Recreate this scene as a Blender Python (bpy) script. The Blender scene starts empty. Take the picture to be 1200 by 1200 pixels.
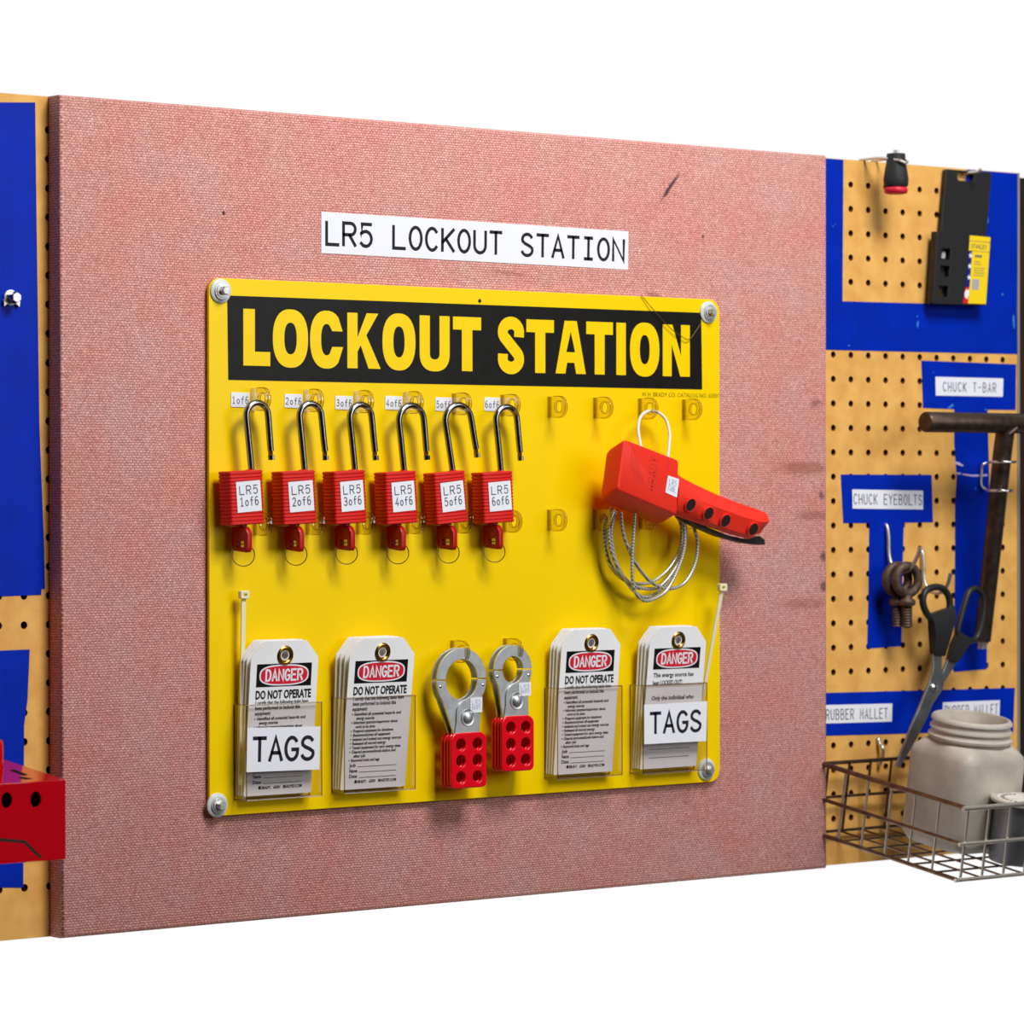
import bpy, bmesh, math, random
from mathutils import Vector, Matrix
random.seed(7)
S = 0.0254                      # everything below is written in inches
C = bpy.context.scene.collection
PI = math.pi
# ------------------------------------------------------------------ camera
F_PX, YAW, PIT, ROL = 4220.9, 0.67857, -0.00588, -0.00113
CAM = Vector((-83.443, -105.459, 1.976))
cf = Vector((math.sin(YAW)*math.cos(PIT), math.cos(YAW)*math.cos(PIT), math.sin(PIT)))
cr = Vector((math.cos(YAW), -math.sin(YAW), 0)); cu = cr.cross(cf)
cr2 = cr*math.cos(ROL)+cu*math.sin(ROL); cu2 = -cr*math.sin(ROL)+cu*math.cos(ROL)
cam = bpy.data.objects.new('camera', bpy.data.cameras.new('camera')); C.objects.link(cam)
cam.matrix_world = Matrix.Translation(CAM*S) @ Matrix((cr2, cu2, -cf)).transposed().to_4x4()
cam.data.sensor_width = 36; cam.data.lens = F_PX/1200*36
cam.data.clip_start = .05; cam.data.clip_end = 100
cam.data.dof.use_dof = True; cam.data.dof.focus_distance = 131*S; cam.data.dof.aperture_fstop = 9
bpy.context.scene.camera = cam
# ------------------------------------------------------------------ world and lights
w = bpy.data.worlds.new('world'); bpy.context.scene.world = w; w.use_nodes = True
w.node_tree.nodes['Background'].inputs[0].default_value = (1, 1, 1, 1)
w.node_tree.nodes['Background'].inputs[1].default_value = 1.0
def area(name, loc, target, sx, sy, power, col=(1, 1, 1)):
    l = bpy.data.lights.new(name, 'AREA'); l.shape = 'RECTANGLE'; l.size = sx; l.size_y = sy
    l.energy = power; l.color = col
    o = bpy.data.objects.new(name, l); C.objects.link(o)
    o.location = Vector(loc)*S
    o.rotation_euler = (Vector(target)-Vector(loc)).to_track_quat('-Z', 'Y').to_euler()
    return o
area('key_light', (2, -62, 74), (2, 0, 0), .9, .7, 64, (1, .985, .96))
area('fill_light', (42, -105, 30), (4, 0, 0), 1.6, 1.4, 26, (.97, .98, 1))
vs = bpy.context.scene.view_settings
vs.view_transform = 'Standard'; vs.look = 'None'; vs.exposure = 0; vs.gamma = 1; vs.use_curve_mapping = False
# ------------------------------------------------------------------ pixel rays (measured photo points -> places in the room)
def ray(px, py): return cf*F_PX + cr2*(px-600) - cu2*(py-600)
def at(px, py, off=0):           # (x, z) where the ray meets the plane `off` inches in front of the yellow board's face
    r = ray(px, py); t = (-off-CAM.y)/r.y; p = CAM+r*t
    return (p.x, p.z)
def atx(px, py, X):              # (off, z) where it meets the plane x = X
    r = ray(px, py); t = (X-CAM.x)/r.x; p = CAM+r*t
    return (-p.y, p.z)
# ------------------------------------------------------------------ materials
def lin(c):
    c = c/255.; return c/12.92 if c <= .04045 else ((c+.055)/1.055)**2.4
def col(r, g, b): return (lin(r), lin(g), lin(b), 1)
def mat(name, rgb, rough=.5, metal=0, spec=.5, noise=0, nscale=60, rgb2=None, trans=0, ior=1.45, coat=0, bump=0, bscale=200):
    m = bpy.data.materials.new(name); m.use_nodes = True; nt = m.node_tree; b = nt.nodes['Principled BSDF']
    b.inputs['Base Color'].default_value = col(*rgb); b.inputs['Roughness'].default_value = rough
    b.inputs['Metallic'].default_value = metal; b.inputs['Specular IOR Level'].default_value = spec
    b.inputs['Transmission Weight'].default_value = trans; b.inputs['IOR'].default_value = ior
    b.inputs['Coat Weight'].default_value = coat; b.inputs['Coat Roughness'].default_value = .08
    tc = nt.nodes.new('ShaderNodeTexCoord')
    if noise:
        n = nt.nodes.new('ShaderNodeTexNoise'); n.inputs['Scale'].default_value = nscale; n.inputs['Detail'].default_value = 5
        nt.links.new(tc.outputs['Object'], n.inputs['Vector'])
        cr_ = nt.nodes.new('ShaderNodeValToRGB'); cr_.color_ramp.elements[0].position = .35; cr_.color_ramp.elements[1].position = .65
        cr_.color_ramp.elements[0].color = col(*(rgb2 or [max(0, v*(1-noise)) for v in rgb])); cr_.color_ramp.elements[1].color = col(*rgb)
        nt.links.new(n.outputs['Fac'], cr_.inputs['Fac']); nt.links.new(cr_.outputs['Color'], b.inputs['Base Color'])
    if bump:
        n = nt.nodes.new('ShaderNodeTexNoise'); n.inputs['Scale'].default_value = bscale; n.inputs['Detail'].default_value = 3
        nt.links.new(tc.outputs['Object'], n.inputs['Vector'])
        bp = nt.nodes.new('ShaderNodeBump'); bp.inputs['Strength'].default_value = bump; bp.inputs['Distance'].default_value = .0005
        nt.links.new(n.outputs['Fac'], bp.inputs['Height']); nt.links.new(bp.outputs['Normal'], b.inputs['Normal'])
    return m
def fabric_mat():
    m = bpy.data.materials.new('woven_fabric'); m.use_nodes = True; nt = m.node_tree; N = nt.nodes.new; L = nt.links.new
    b = nt.nodes['Principled BSDF']; b.inputs['Roughness'].default_value = .95; b.inputs['Specular IOR Level'].default_value = .1
    tc = N('ShaderNodeTexCoord'); sx = N('ShaderNodeSeparateXYZ'); L(tc.outputs['Object'], sx.inputs[0])
    add = N('ShaderNodeMath'); add.operation = 'ADD'; L(sx.outputs['X'], add.inputs[0]); L(sx.outputs['Y'], add.inputs[1])
    cx = N('ShaderNodeCombineXYZ'); L(add.outputs[0], cx.inputs['X']); L(sx.outputs['Z'], cx.inputs['Y'])
    wn = N('ShaderNodeTexNoise'); wn.inputs['Scale'].default_value = 140; L(tc.outputs['Object'], wn.inputs['Vector'])
    mv = N('ShaderNodeVectorMath'); mv.operation = 'MULTIPLY_ADD'; mv.inputs[1].default_value = (.0032, .0019, 0)
    L(wn.outputs['Color'], mv.inputs[0]); L(cx.outputs[0], mv.inputs[2])
    br = N('ShaderNodeTexBrick'); L(mv.outputs[0], br.inputs['Vector'])
    br.inputs['Scale'].default_value = 1/S; br.inputs['Brick Width'].default_value = .14; br.inputs['Row Height'].default_value = .088
    br.inputs['Mortar Size'].default_value = .022; br.inputs['Mortar Smooth'].default_value = 1; br.inputs['Bias'].default_value = 0
    br.inputs['Color1'].default_value = col(246, 194, 184); br.inputs['Color2'].default_value = col(232, 174, 164)
    br.inputs['Mortar'].default_value = col(178, 108, 100)
    # uneven dye: redder and greyer clouds
    n1 = N('ShaderNodeTexNoise'); n1.inputs['Scale'].default_value = 14; n1.inputs['Detail'].default_value = 8; n1.inputs['Roughness'].default_value = .65
    L(tc.outputs['Object'], n1.inputs['Vector'])
    r1 = N('ShaderNodeValToRGB'); r1.color_ramp.elements[0].position = .35; r1.color_ramp.elements[1].position = .68
    r1.color_ramp.elements[0].color = (.98, .82, .8, 1); r1.color_ramp.elements[1].color = (.93, 1.02, 1.04, 1); L(n1.outputs['Fac'], r1.inputs['Fac'])
    mx = N('ShaderNodeMix'); mx.data_type = 'RGBA'; mx.blend_type = 'MULTIPLY'; mx.inputs['Factor'].default_value = 1
    L(br.outputs['Color'], mx.inputs['A']); L(r1.outputs['Color'], mx.inputs['B'])
    n2 = N('ShaderNodeTexNoise'); n2.inputs['Scale'].default_value = 700; n2.inputs['Detail'].default_value = 2; L(tc.outputs['Object'], n2.inputs['Vector'])
    r2 = N('ShaderNodeValToRGB'); r2.color_ramp.elements[0].position = .3; r2.color_ramp.elements[1].position = .7
    r2.color_ramp.elements[0].color = (.66, .6, .6, 1); r2.color_ramp.elements[1].color = (1.1, 1.1, 1.1, 1); L(n2.outputs['Fac'], r2.inputs['Fac'])
    mx2 = N('ShaderNodeMix'); mx2.data_type = 'RGBA'; mx2.blend_type = 'MULTIPLY'; mx2.inputs['Factor'].default_value = 1
    L(mx.outputs['Result'], mx2.inputs['A']); L(r2.outputs['Color'], mx2.inputs['B'])
    # stains with a shape of their own: (x, z, half width, half height, angle, strength, colour)
    last = mx2.outputs['Result']
    st = []
    def stain(px, py, hw, hh, ang, k, c): X, Z = at(px, py, -.2); st.append((X, Z, hw, hh, ang, k, c))
    stain(787, 217, 1.15, .13, 50, .9, (70, 48, 55)); stain(264, 247, .1, .1, 0, .95, (60, 25, 35)); stain(826, 275, .11, .11, 0, .8, (80, 40, 45))
    stain(945, 546, 2.3, .42, 0, .55, (150, 84, 62)); stain(955, 602, 1.6, .3, 0, .45, (130, 74, 62)); stain(945, 705, 2.2, .35, 0, .4, (150, 84, 66))
    stain(967, 650, .3, .35, 20, .7, (70, 45, 50)); stain(967, 685, .3, .35, -20, .7, (70, 45, 50)); stain(964, 578, .2, .3, 30, .6, (70, 45, 50))
    stain(958, 470, .5, .2, 10, .45, (90, 50, 50)); stain(770, 345, .9, .15, -15, .5, (110, 55, 55)); stain(600, 318, 1.4, .12, -4, .3, (110, 50, 50))
    for X, Z, hw, hh, ang, k, c in st:
        mp = N('ShaderNodeMapping'); mp.vector_type = 'TEXTURE'
        mp.inputs['Location'].default_value = (X*S, 0.2*S, Z*S); mp.inputs['Rotation'].default_value = (0, -math.radians(ang), 0)
        mp.inputs['Scale'].default_value = (hw*S, .4*S, hh*S); 
        dn = N('ShaderNodeVectorMath'); dn.operation = 'MULTIPLY_ADD'; dn.inputs[1].default_value = (.004, 0, .004)
        L(wn.outputs['Color'], dn.inputs[0]); L(tc.outputs['Object'], dn.inputs[2]); L(dn.outputs[0], mp.inputs['Vector'])
        g = N('ShaderNodeTexGradient'); g.gradient_type = 'QUADRATIC_SPHERE'; L(mp.outputs[0], g.inputs['Vector'])
        rr = N('ShaderNodeMapRange'); rr.inputs['From Max'].default_value = .35; rr.inputs['To Max'].default_value = k; L(g.outputs['Fac'], rr.inputs['Value'])
        mm = N('ShaderNodeMix'); mm.data_type = 'RGBA'; L(rr.outputs[0], mm.inputs['Factor']); L(last, mm.inputs['A']); mm.inputs['B'].default_value = col(*c)
        last = mm.outputs['Result']
    L(last, b.inputs['Base Color'])
    bp = N('ShaderNodeBump'); bp.inputs['Strength'].default_value = .35; bp.inputs['Distance'].default_value = .0006
    inv = N('ShaderNodeMath'); inv.operation = 'SUBTRACT'; inv.inputs[0].default_value = 1; L(br.outputs['Fac'], inv.inputs[1])
    L(inv.outputs[0], bp.inputs['Height']); L(bp.outputs['Normal'], b.inputs['Normal'])
    return m
def cable_mat():
    m = mat('steel_cable', (205, 205, 196), .35, .55, .5); nt = m.node_tree
    tc = nt.nodes.new('ShaderNodeTexCoord'); wv = nt.nodes.new('ShaderNodeTexWave'); wv.bands_direction = 'DIAGONAL'
    wv.inputs['Scale'].default_value = 190; wv.inputs['Distortion'].default_value = 0
    nt.links.new(tc.outputs['Object'], wv.inputs['Vector'])
    cr_ = nt.nodes.new('ShaderNodeValToRGB'); cr_.color_ramp.elements[0].color = col(120, 120, 112); cr_.color_ramp.elements[1].color = col(225, 225, 218)
    nt.links.new(wv.outputs['Fac'], cr_.inputs['Fac']); nt.links.new(cr_.outputs['Color'], nt.nodes['Principled BSDF'].inputs['Base Color'])
    return m
def clear_mat(name, tint, rough=.03):       # thin clear plastic
    m = bpy.data.materials.new(name); m.use_nodes = True; nt = m.node_tree; N = nt.nodes.new
    out = nt.nodes['Material Output']; nt.nodes.remove(nt.nodes['Principled BSDF'])
    t = N('ShaderNodeBsdfTransparent'); t.inputs[0].default_value = col(*tint)
    g = N('ShaderNodeBsdfGlossy'); g.inputs['Roughness'].default_value = rough; g.inputs['Color'].default_value = (.9, .9, .9, 1)
    lw = N('ShaderNodeLayerWeight'); lw.inputs['Blend'].default_value = .35
    fr = N('ShaderNodeMath'); fr.operation = 'MULTIPLY_ADD'; fr.inputs[1].default_value = .45; fr.inputs[2].default_value = .03; nt.links.new(lw.outputs['Fresnel' if False else 'Facing'], fr.inputs[0])
    mx = N('ShaderNodeMixShader'); nt.links.new(fr.outputs[0], mx.inputs[0]); nt.links.new(t.outputs[0], mx.inputs[1]); nt.links.new(g.outputs[0], mx.inputs[2])
    nt.links.new(mx.outputs[0], out.inputs[0]); return m
M = dict(
    fabric=fabric_mat(),
    peg=mat('tan_hardboard', (238, 184, 100), .6, noise=.12, nscale=45, rgb2=(222, 164, 84), spec=.3),
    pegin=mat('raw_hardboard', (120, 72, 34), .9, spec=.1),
    dark=mat('dark_backing', (22, 20, 20), .9, spec=.1),
    post=mat('dark_cabinet', (30, 30, 30), .7, noise=.5, nscale=12, rgb2=(52, 32, 20), spec=.2),
    blue=mat('blue_vinyl', (0, 42, 178), .42, noise=.08, nscale=30, spec=.1),
    scuff=mat('scuffed_paint', (50, 120, 205), .6), scuffw=mat('pale_crease', (205, 190, 225), .6),
    yellow=mat('yellow_acrylic', (247, 209, 0), .28, spec=.18),
    black=mat('black_print', (26, 25, 23), .35, spec=.15, noise=.2, nscale=80),
    ink=mat('black_ink', (38, 38, 44), .6, spec=.15), grey_ink=mat('grey_ink', (96, 96, 108), .6, spec=.15),
    olive=mat('faded_ink', (120, 105, 10), .6, spec=.15), blue_ink=mat('pale_blue_ink', (130, 140, 180), .6),
    paper=mat('white_label', (236, 238, 246), .5, spec=.2),
    tag=mat('tag_card', (246, 246, 249), .45, spec=.25, noise=.03, nscale=20),
    lockred=mat('red_lock_plastic', (214, 34, 30), .38, spec=.35), keyred=mat('red_key_plastic', (178, 20, 22), .3, spec=.4),
    bodyred=mat('red_nylon', (244, 54, 38), .42, spec=.3, bump=.08, bscale=900), emboss=mat('red_embossed', (220, 40, 32), .5),
    dip=mat('red_vinyl_dip', (226, 14, 32), .16, spec=.5), dred=mat('danger_red', (214, 28, 52), .4),
    boxred=mat('red_enamel', (186, 6, 22), .12, spec=.6, coat=.3),
    chrome=mat('hardened_chrome', (150, 150, 152), .2, 1), notch=mat('brass_notch', (150, 120, 50), .4, 1),
    zinc=mat('zinc_plate', (214, 217, 218), .42, .9, noise=.08, nscale=120), bright=mat('bright_steel', (225, 225, 222), .22, 1),
    rubber=mat('grey_rubber_washer', (200, 204, 196), .7), washer=mat('nylon_washer', (206, 212, 210), .4),
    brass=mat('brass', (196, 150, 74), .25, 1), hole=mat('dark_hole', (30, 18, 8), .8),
    ring=mat('ring_wire', (150, 140, 120), .25, 1),
    tie=mat('natural_nylon', (236, 228, 186), .4, spec=.4),
    blackp=mat('black_plastic', (36, 36, 38), .42, spec=.4), blackr=mat('black_rubber', (44, 44, 46), .55, spec=.3, bump=.3, bscale=500),
    cable=cable_mat(), loopc=mat('coated_cable', (228, 226, 214), .4, spec=.4),
    steel=mat('dark_oxidised_steel', (86, 70, 62), .42, .75, noise=.25, nscale=90), cast=mat('rusty_brown_steel', (104, 84, 74), .6, .55, noise=.35, nscale=160, bump=.4, bscale=500),
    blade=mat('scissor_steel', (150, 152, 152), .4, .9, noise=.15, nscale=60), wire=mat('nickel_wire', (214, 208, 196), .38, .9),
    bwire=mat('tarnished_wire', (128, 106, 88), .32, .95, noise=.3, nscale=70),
    jar=mat('cloudy_plastic', (196, 188, 176), .42, spec=.35, noise=.14, nscale=28, rgb2=(170, 162, 152)),
    jarin=mat('stained_plastic', (150, 138, 126), .6), can=mat('tinplate', (120, 122, 128), .35, .8), lid=mat('white_lid', (226, 222, 212), .5, noise=.1, nscale=60),
    tab=clear_mat('clear_acrylic_tab', (247, 242, 224), .08), pocket=clear_mat('clear_pocket_plastic', (247, 243, 241), .12),
    tabedge=clear_mat('clear_acrylic_edge', (226, 214, 178), .1),
    pocketedge=clear_mat('clear_pocket_edge', (212, 196, 172), .15),
    flagblue=mat('flag_blue', (20, 24, 120), .4), flagred=mat('flag_red', (210, 30, 40), .4), flagyel=mat('label_yellow', (248, 212, 20), .4), silver=mat('silver_print', (170, 172, 176), .4),
    room=mat('low_bounce', (58, 56, 54), .9, noise=.05, nscale=2), roomd=mat('low_bounce_dark', (34, 32, 32), .9), concrete=mat('concrete_floor', (74, 72, 70), .8, noise=.15, nscale=4),  # colours of the added unseen room, darkened to cut bounced light
    hair=mat('thin_wire', (120, 96, 60), .4, .7),
)
# ------------------------------------------------------------------ mesh builder: coordinates are (x, z, out)
class MB:
    def __init__(s): s.v = []; s.f = []
    def add(s, vs_, fs): n = len(s.v); s.v += vs_; s.f += [[i+n for i in f] for f in fs]; return s
    def box(s, x0, x1, z0, z1, o0, o1):
        return s.add([(x, z, o) for x in (x0, x1) for z in (z0, z1) for o in (o0, o1)],
                     [(0, 1, 3, 2), (4, 6, 7, 5), (0, 4, 5, 1), (2, 3, 7, 6), (0, 2, 6, 4), (1, 5, 7, 3)])
    def prism(s, pts, o0, o1):           # convex or simple outline
        n = len(pts)
        return s.add([(x, z, o0) for x, z in pts]+[(x, z, o1) for x, z in pts],
                     [list(range(n))[::-1], list(range(n, 2*n))]+[(i, (i+1) % n, n+(i+1) % n, n+i) for i in range(n)])
    def loft(s, rings, cap=True, closed=False):
        n = len(rings[0]); vs_ = [p for r in rings for p in r]; fs = []
        m = len(rings)
        for k in range(m if closed else m-1):
            a = k*n; b = ((k+1) % m)*n
            fs += [(a+i, a+(i+1) % n, b+(i+1) % n, b+i) for i in range(n)]
        if cap and not closed: fs += [list(range(n))[::-1], list(range((m-1)*n, m*n))]
        return s.add(vs_, fs)
    def tube(s, path, r, n=8, closed=False, cap=True):
        P = [Vector(p) for p in path]; m = len(P); rings = []; u = None
        for i, p in enumerate(P):
            if closed: t = P[(i+1) % m]-P[i-1]
            else: t = P[min(i+1, m-1)]-P[max(i-1, 0)]
            t.normalize()
            if u is None:
                u = t.orthogonal().normalized()
            u = (u-t*u.dot(t)).normalized(); v = t.cross(u)
            rr = r[i] if isinstance(r, (list, tuple)) else r
            rings.append([tuple(p+(u*math.cos(a)+v*math.sin(a))*rr) for a in [2*PI*k/n for k in range(n)]])
        return s.loft(rings, cap, closed)
    def turn(s, prof, c, axis='o', n=24):     # prof: (radius, along), axis o / z / x
        rings = []
        for r, h in prof:
            ring = []
            for k in range(n):
                a = 2*PI*k/n; p, q = r*math.cos(a), r*math.sin(a)
                ring.append({'o': (c[0]+p, c[1]+q, c[2]+h), 'z': (c[0]+p, c[1]+h, c[2]+q), 'x': (c[0]+h, c[1]+p, c[2]+q)}[axis])
            rings.append(ring)
        return s.loft(rings)
    def plate(s, loops, o0, o1, bevel=0, res=1):
        cu_ = bpy.data.curves.new('tmp', 'CURVE'); cu_.dimensions = '2D'; cu_.fill_mode = 'BOTH'
        cu_.extrude = max((o1-o0)/2-bevel, 0); cu_.bevel_depth = bevel; cu_.bevel_resolution = res; cu_.offset = -bevel
        for lp in loops:
            sp = cu_.splines.new('POLY'); sp.points.add(len(lp)-1); sp.use_cyclic_u = True
            for p, (x, z) in zip(sp.points, lp): p.co = (x, z, 0, 1)
        return s.take(cu_, (o0+o1)/2)
    def take(s, cu_, mid):
        o = bpy.data.objects.new('tmp', cu_); me = o.to_mesh()
        s.add([(v.co.x, v.co.y, v.co.z+mid) for v in me.vertices], [list(p.vertices) for p in me.polygons])
        o.to_mesh_clear(); bpy.data.objects.remove(o); bpy.data.curves.remove(cu_); return s
    def text(s, body, size, x, z, o, sx=1, align='LEFT', bold=0, shear=0):
        t = bpy.data.curves.new('tmp', 'FONT'); t.body = body; t.size = size; t.align_x = align; t.offset = bold; t.shear = shear; t.resolution_u = 2
        ob = bpy.data.objects.new('tmp', t); me = ob.to_mesh()
        s.add([(x+v.co.x*sx, z+v.co.y, o) for v in me.vertices], [list(p.vertices) for p in me.polygons])
        ob.to_mesh_clear(); bpy.data.objects.remove(ob); bpy.data.curves.remove(t); return s
    def map(s, fn): s.v = [tuple(fn(*p)) for p in s.v]; return s
    def build(s, name, m, parent=None, loc=None, smooth=30, label=None, rec=False):
        me = bpy.data.meshes.new(name); me.from_pydata([(x*S, -o*S, z*S) for x, z, o in s.v], [], s.f)
        me.materials.append(M[m]); 
        if rec:
            bm = bmesh.new(); bm.from_mesh(me); bmesh.ops.remove_doubles(bm, verts=bm.verts, dist=1e-6); bmesh.ops.recalc_face_normals(bm, faces=bm.faces); bm.to_mesh(me); bm.free()
        if smooth:
            me.polygons.foreach_set('use_smooth', [True]*len(me.polygons)); me.set_sharp_from_angle(angle=math.radians(smooth))
        o = bpy.data.objects.new(name, me); C.objects.link(o)
        if parent: o.parent = parent
        if loc: o.location = (loc[0]*S, -loc[2]*S, loc[1]*S)
        if label: o['label'] = label
        return o
def tag(o, label, cat, group=None):
    o['label'] = label; o['category'] = cat
    if group: o['group'] = group
    return o
def thing(name, label, cat, loc=(0, 0, 0), rot=(0, 0, 0), group=None):      # loc = (x, z, out)
    o = bpy.data.objects.new(name, None); C.objects.link(o); o.empty_display_size = .02
    o.location = (loc[0]*S, -loc[2]*S, loc[1]*S); o.rotation_euler = rot
    return tag(o, label, cat, group)
def struct(name, mb, m, **k): o = mb.build(name, m, **k); o['kind'] = 'structure'; return o
def arc(cx, cz, rx, rz, a0, a1, n=12):
    return [(cx+rx*math.cos(math.radians(a0+(a1-a0)*i/n)), cz+rz*math.sin(math.radians(a0+(a1-a0)*i/n))) for i in range(n+1)]
def circ(cx, cz, r, n=24, rz=None): return arc(cx, cz, r, rz or r, 0, 360, n)[:-1]
def rrect(x0, x1, z0, z1, r, n=4):
    return arc(x1-r, z1-r, r, r, 0, 90, n)+arc(x0+r, z1-r, r, r, 90, 180, n)+arc(x0+r, z0+r, r, r, 180, 270, n)+arc(x1-r, z0+r, r, r, 270, 360, n)
def rpoly(pts, r, n=4):           # rounded polygon
    out = []; m = len(pts)
    for i in range(m):
        p = Vector(pts[i]); a = Vector(pts[i-1])-p; b = Vector(pts[(i+1) % m])-p
        rr = min(r, a.length*.45, b.length*.45); a = a.normalized()*rr; b = b.normalized()*rr
        for k in range(n+1):
            t = k/n; q = p+a*(1-t)**2+b*t**2; out.append((q.x, q.y))
    return out
def smoothpath(pts, k=6, closed=False):     # Catmull-Rom
    P = [Vector(p) for p in pts]; m = len(P); out = []
    for i in range(m if closed else m-1):
        g = lambda j: P[j % m] if closed else P[max(0, min(m-1, j))]
        a, b, c, d = g(i-1), g(i), g(i+1), g(i+2)
        for q in range(k):
            t = q/k; out.append(tuple(.5*((2*b)+(c-a)*t+(2*a-5*b+4*c-d)*t*t+(3*b-a-3*c+d)*t**3)))
    if not closed: out.append(tuple(P[-1]))
    return out
# ------------------------------------------------------------------ single stroke lettering
def A_(*a): return arc(*a, n=10)
G = {
 'L': [[(0, 1), (0, 0), (1, 0)]], 'T': [[(0, 1), (1, 1)], [(.5, 1), (.5, 0)]], 'I': [[(.5, 0), (.5, 1)], [(.15, 1), (.85, 1)], [(.15, 0), (.85, 0)]],
 'R': [[(0, 0), (0, 1), (.55, 1)]+A_(.6, .74, .4, .26, 90, -90)+[(0, .48)], [(.5, .48), (1, 0)]],
 '5': [[(.92, 1), (.14, 1), (.08, .52)]+A_(.46, .34, .5, .34, 140, -145)], 'O': [A_(.5, .5, .5, .5, 90, 270)+A_(.5, .5, .5, .5, 270, 450)],
 'C': [A_(.52, .5, .52, .5, 42, 180)+A_(.52, .5, .52, .5, 180, 318)], 'K': [[(0, 0), (0, 1)], [(1, 1), (0, .38)], [(.3, .56), (1, 0)]],
 'U': [[(0, 1), (0, .35)]+A_(.5, .35, .5, .35, 180, 360)+[(1, 1)]],
 'S': [A_(.5, .75, .44, .25, 25, 200)+[(.3, .56), (.7, .46)]+A_(.5, .26, .48, .26, 20, -160)],
 'A': [[(0, 0), (.5, 1), (1, 0)], [(.17, .33), (.83, .33)]], 'N': [[(0, 0), (0, 1), (1, 0), (1, 1)]],
 'G': [A_(.52, .5, .52, .5, 42, 180)+A_(.52, .5, .52, .5, 180, 330)+[(1, .46), (.55, .46)]],
 'E': [[(1, 1), (0, 1), (0, 0), (1, 0)], [(0, .52), (.8, .52)]], 'H': [[(0, 0), (0, 1)], [(1, 0), (1, 1)], [(0, .5), (1, .5)]],
 'B': [[(.55, .52), (0, .52), (0, 1), (.5, 1)]+A_(.55, .76, .37, .24, 90, -90), [(.0, .52), (0, 0), (.5, 0)]+A_(.58, .26, .42, .26, -90, 90)],
 'M': [[(0, 0), (0, 1), (.5, .35), (1, 1), (1, 0)]], 'Y': [[(0, 1), (.5, .5), (1, 1)], [(.5, .5), (.5, 0)]], '-': [[(.15, .5), (.85, .5)]],
 'D': [[(0, 0), (0, 1), (.45, 1)]+A_(.45, .5, .55, .5, 90, -90)+[(0, 0)]], 'P': [[(0, 0), (0, 1), (.55, 1)]+A_(.6, .74, .4, .26, 90, -90)+[(0, .48)]],
 '1': [[(.12, .8), (.5, 1), (.5, 0)], [(.15, 0), (.85, 0)]], '2': [A_(.5, .7, .44, .3, 160, -30)+[(.02, 0), (1, 0)]],
 '3': [A_(.46, .76, .42, .24, 150, -90)+[(.3, .52)], [(.4, .52)]+A_(.46, .27, .5, .27, 90, -150)], '4': [[(.72, 0), (.72, 1), (0, .28), (1, .28)]],
 '6': [A_(.5, .3, .48, .3, 90, 450), [(.04, .34)]+A_(.56, .62, .52, .38, 170, 60)], 'o': [A_(.5, .32, .46, .32, 0, 360)],
 'f': [[(.9, .96)]+A_(.68, .8, .26, .2, 80, 180)+[(.42, 0)], [(.12, .64), (.85, .64)]], 'v': [[(0, .64), (.5, 0), (1, .64)]], ' ': [],
}
def ribbon(mb, pts, wd, o):
    P = [Vector(p) for p in pts]; q = [P[0]]
    for p in P[1:]:
        if (p-q[-1]).length > 1e-4: q.append(p)
    P = q; m = len(P); L_ = []; closed = (P[0]-P[-1]).length < 1e-3
    for i in range(m):
        a = (P[i]-P[i-1]) if i else ((P[-1]-P[-2]) if closed else P[1]-P[0]); b = (P[i+1]-P[i]) if i < m-1 else ((P[1]-P[0]) if closed else a)
        a = a.normalized(); b = b.normalized(); t = (a+b)
        if t.length < 1e-3: t = a
        t.normalize(); n = Vector((-t.y, t.x)); k = min(1/max(abs(n.dot(Vector((-a.y, a.x)))), .45), 2.2)
        L_.append((P[i]+n*wd/2*k, P[i]-n*wd/2*k))
    if not closed:
        for e, s_ in ((0, 1), (m-1, -1)):
            d = (P[1]-P[0] if e == 0 else P[-2]-P[-1]).normalized()*wd*.3; L_[e] = (L_[e][0]-d, L_[e][1]-d)
    vs_ = [(p.x, p.y, o) for l in L_ for p in l]
    mb.add(vs_, [(2*i, 2*i+1, 2*i+3, 2*i+2) for i in range(m-1)])
def mono(mb, txt, x, z, cw, ch, pitch, wd, o, mapf=None):
    for i, c_ in enumerate(txt):
        for st in G.get(c_, []):
            pts = [(x+i*pitch+u*cw, z+v*ch) for u, v in st]
            if mapf: pts = [mapf(*p) for p in pts]
            ribbon(mb, pts, wd, o)
    return mb
def quadmap(c4):                  # TL TR BR BL corners -> f(u, v), v up
    tl, tr, brr, bl = [Vector(p) for p in c4]
    return lambda u, v: tuple((bl*(1-u)+brr*u)*(1-v)+(tl*(1-u)+tr*u)*v)
def sticker(name, c4, off, parent, lines, m='paper', inkm='ink', wd=.02, th=.012, label=None, margin=.06, cwf=.62, gap=.5, fz=(.2, .8)):
    """a label stuck on a face: c4 = (x, z) corners; lettering is its child"""
    lb = MB().prism(list(c4)[::-1], off, off+th).build(name, m, parent, smooth=0, label=label)
    fm = quadmap(c4); t = MB(); n = len(lines)
    for k, ln in enumerate(lines):
        v1 = fz[1]-(fz[1]-fz[0])*k/n; v0 = fz[1]-(fz[1]-fz[0])*(k+1)/n; v0 += (v1-v0)*(gap*.35 if n > 1 else 0)
        p = (1-2*margin)/(len(ln)-1+cwf)
        mono(t, ln, margin, v0, p*cwf, v1-v0, p, wd, off+th+.004, fm)
    t.build('lettering', inkm, lb, smooth=0)
    return lb
def px4(pts, off): return [at(x, y, off) for x, y in pts]

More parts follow.
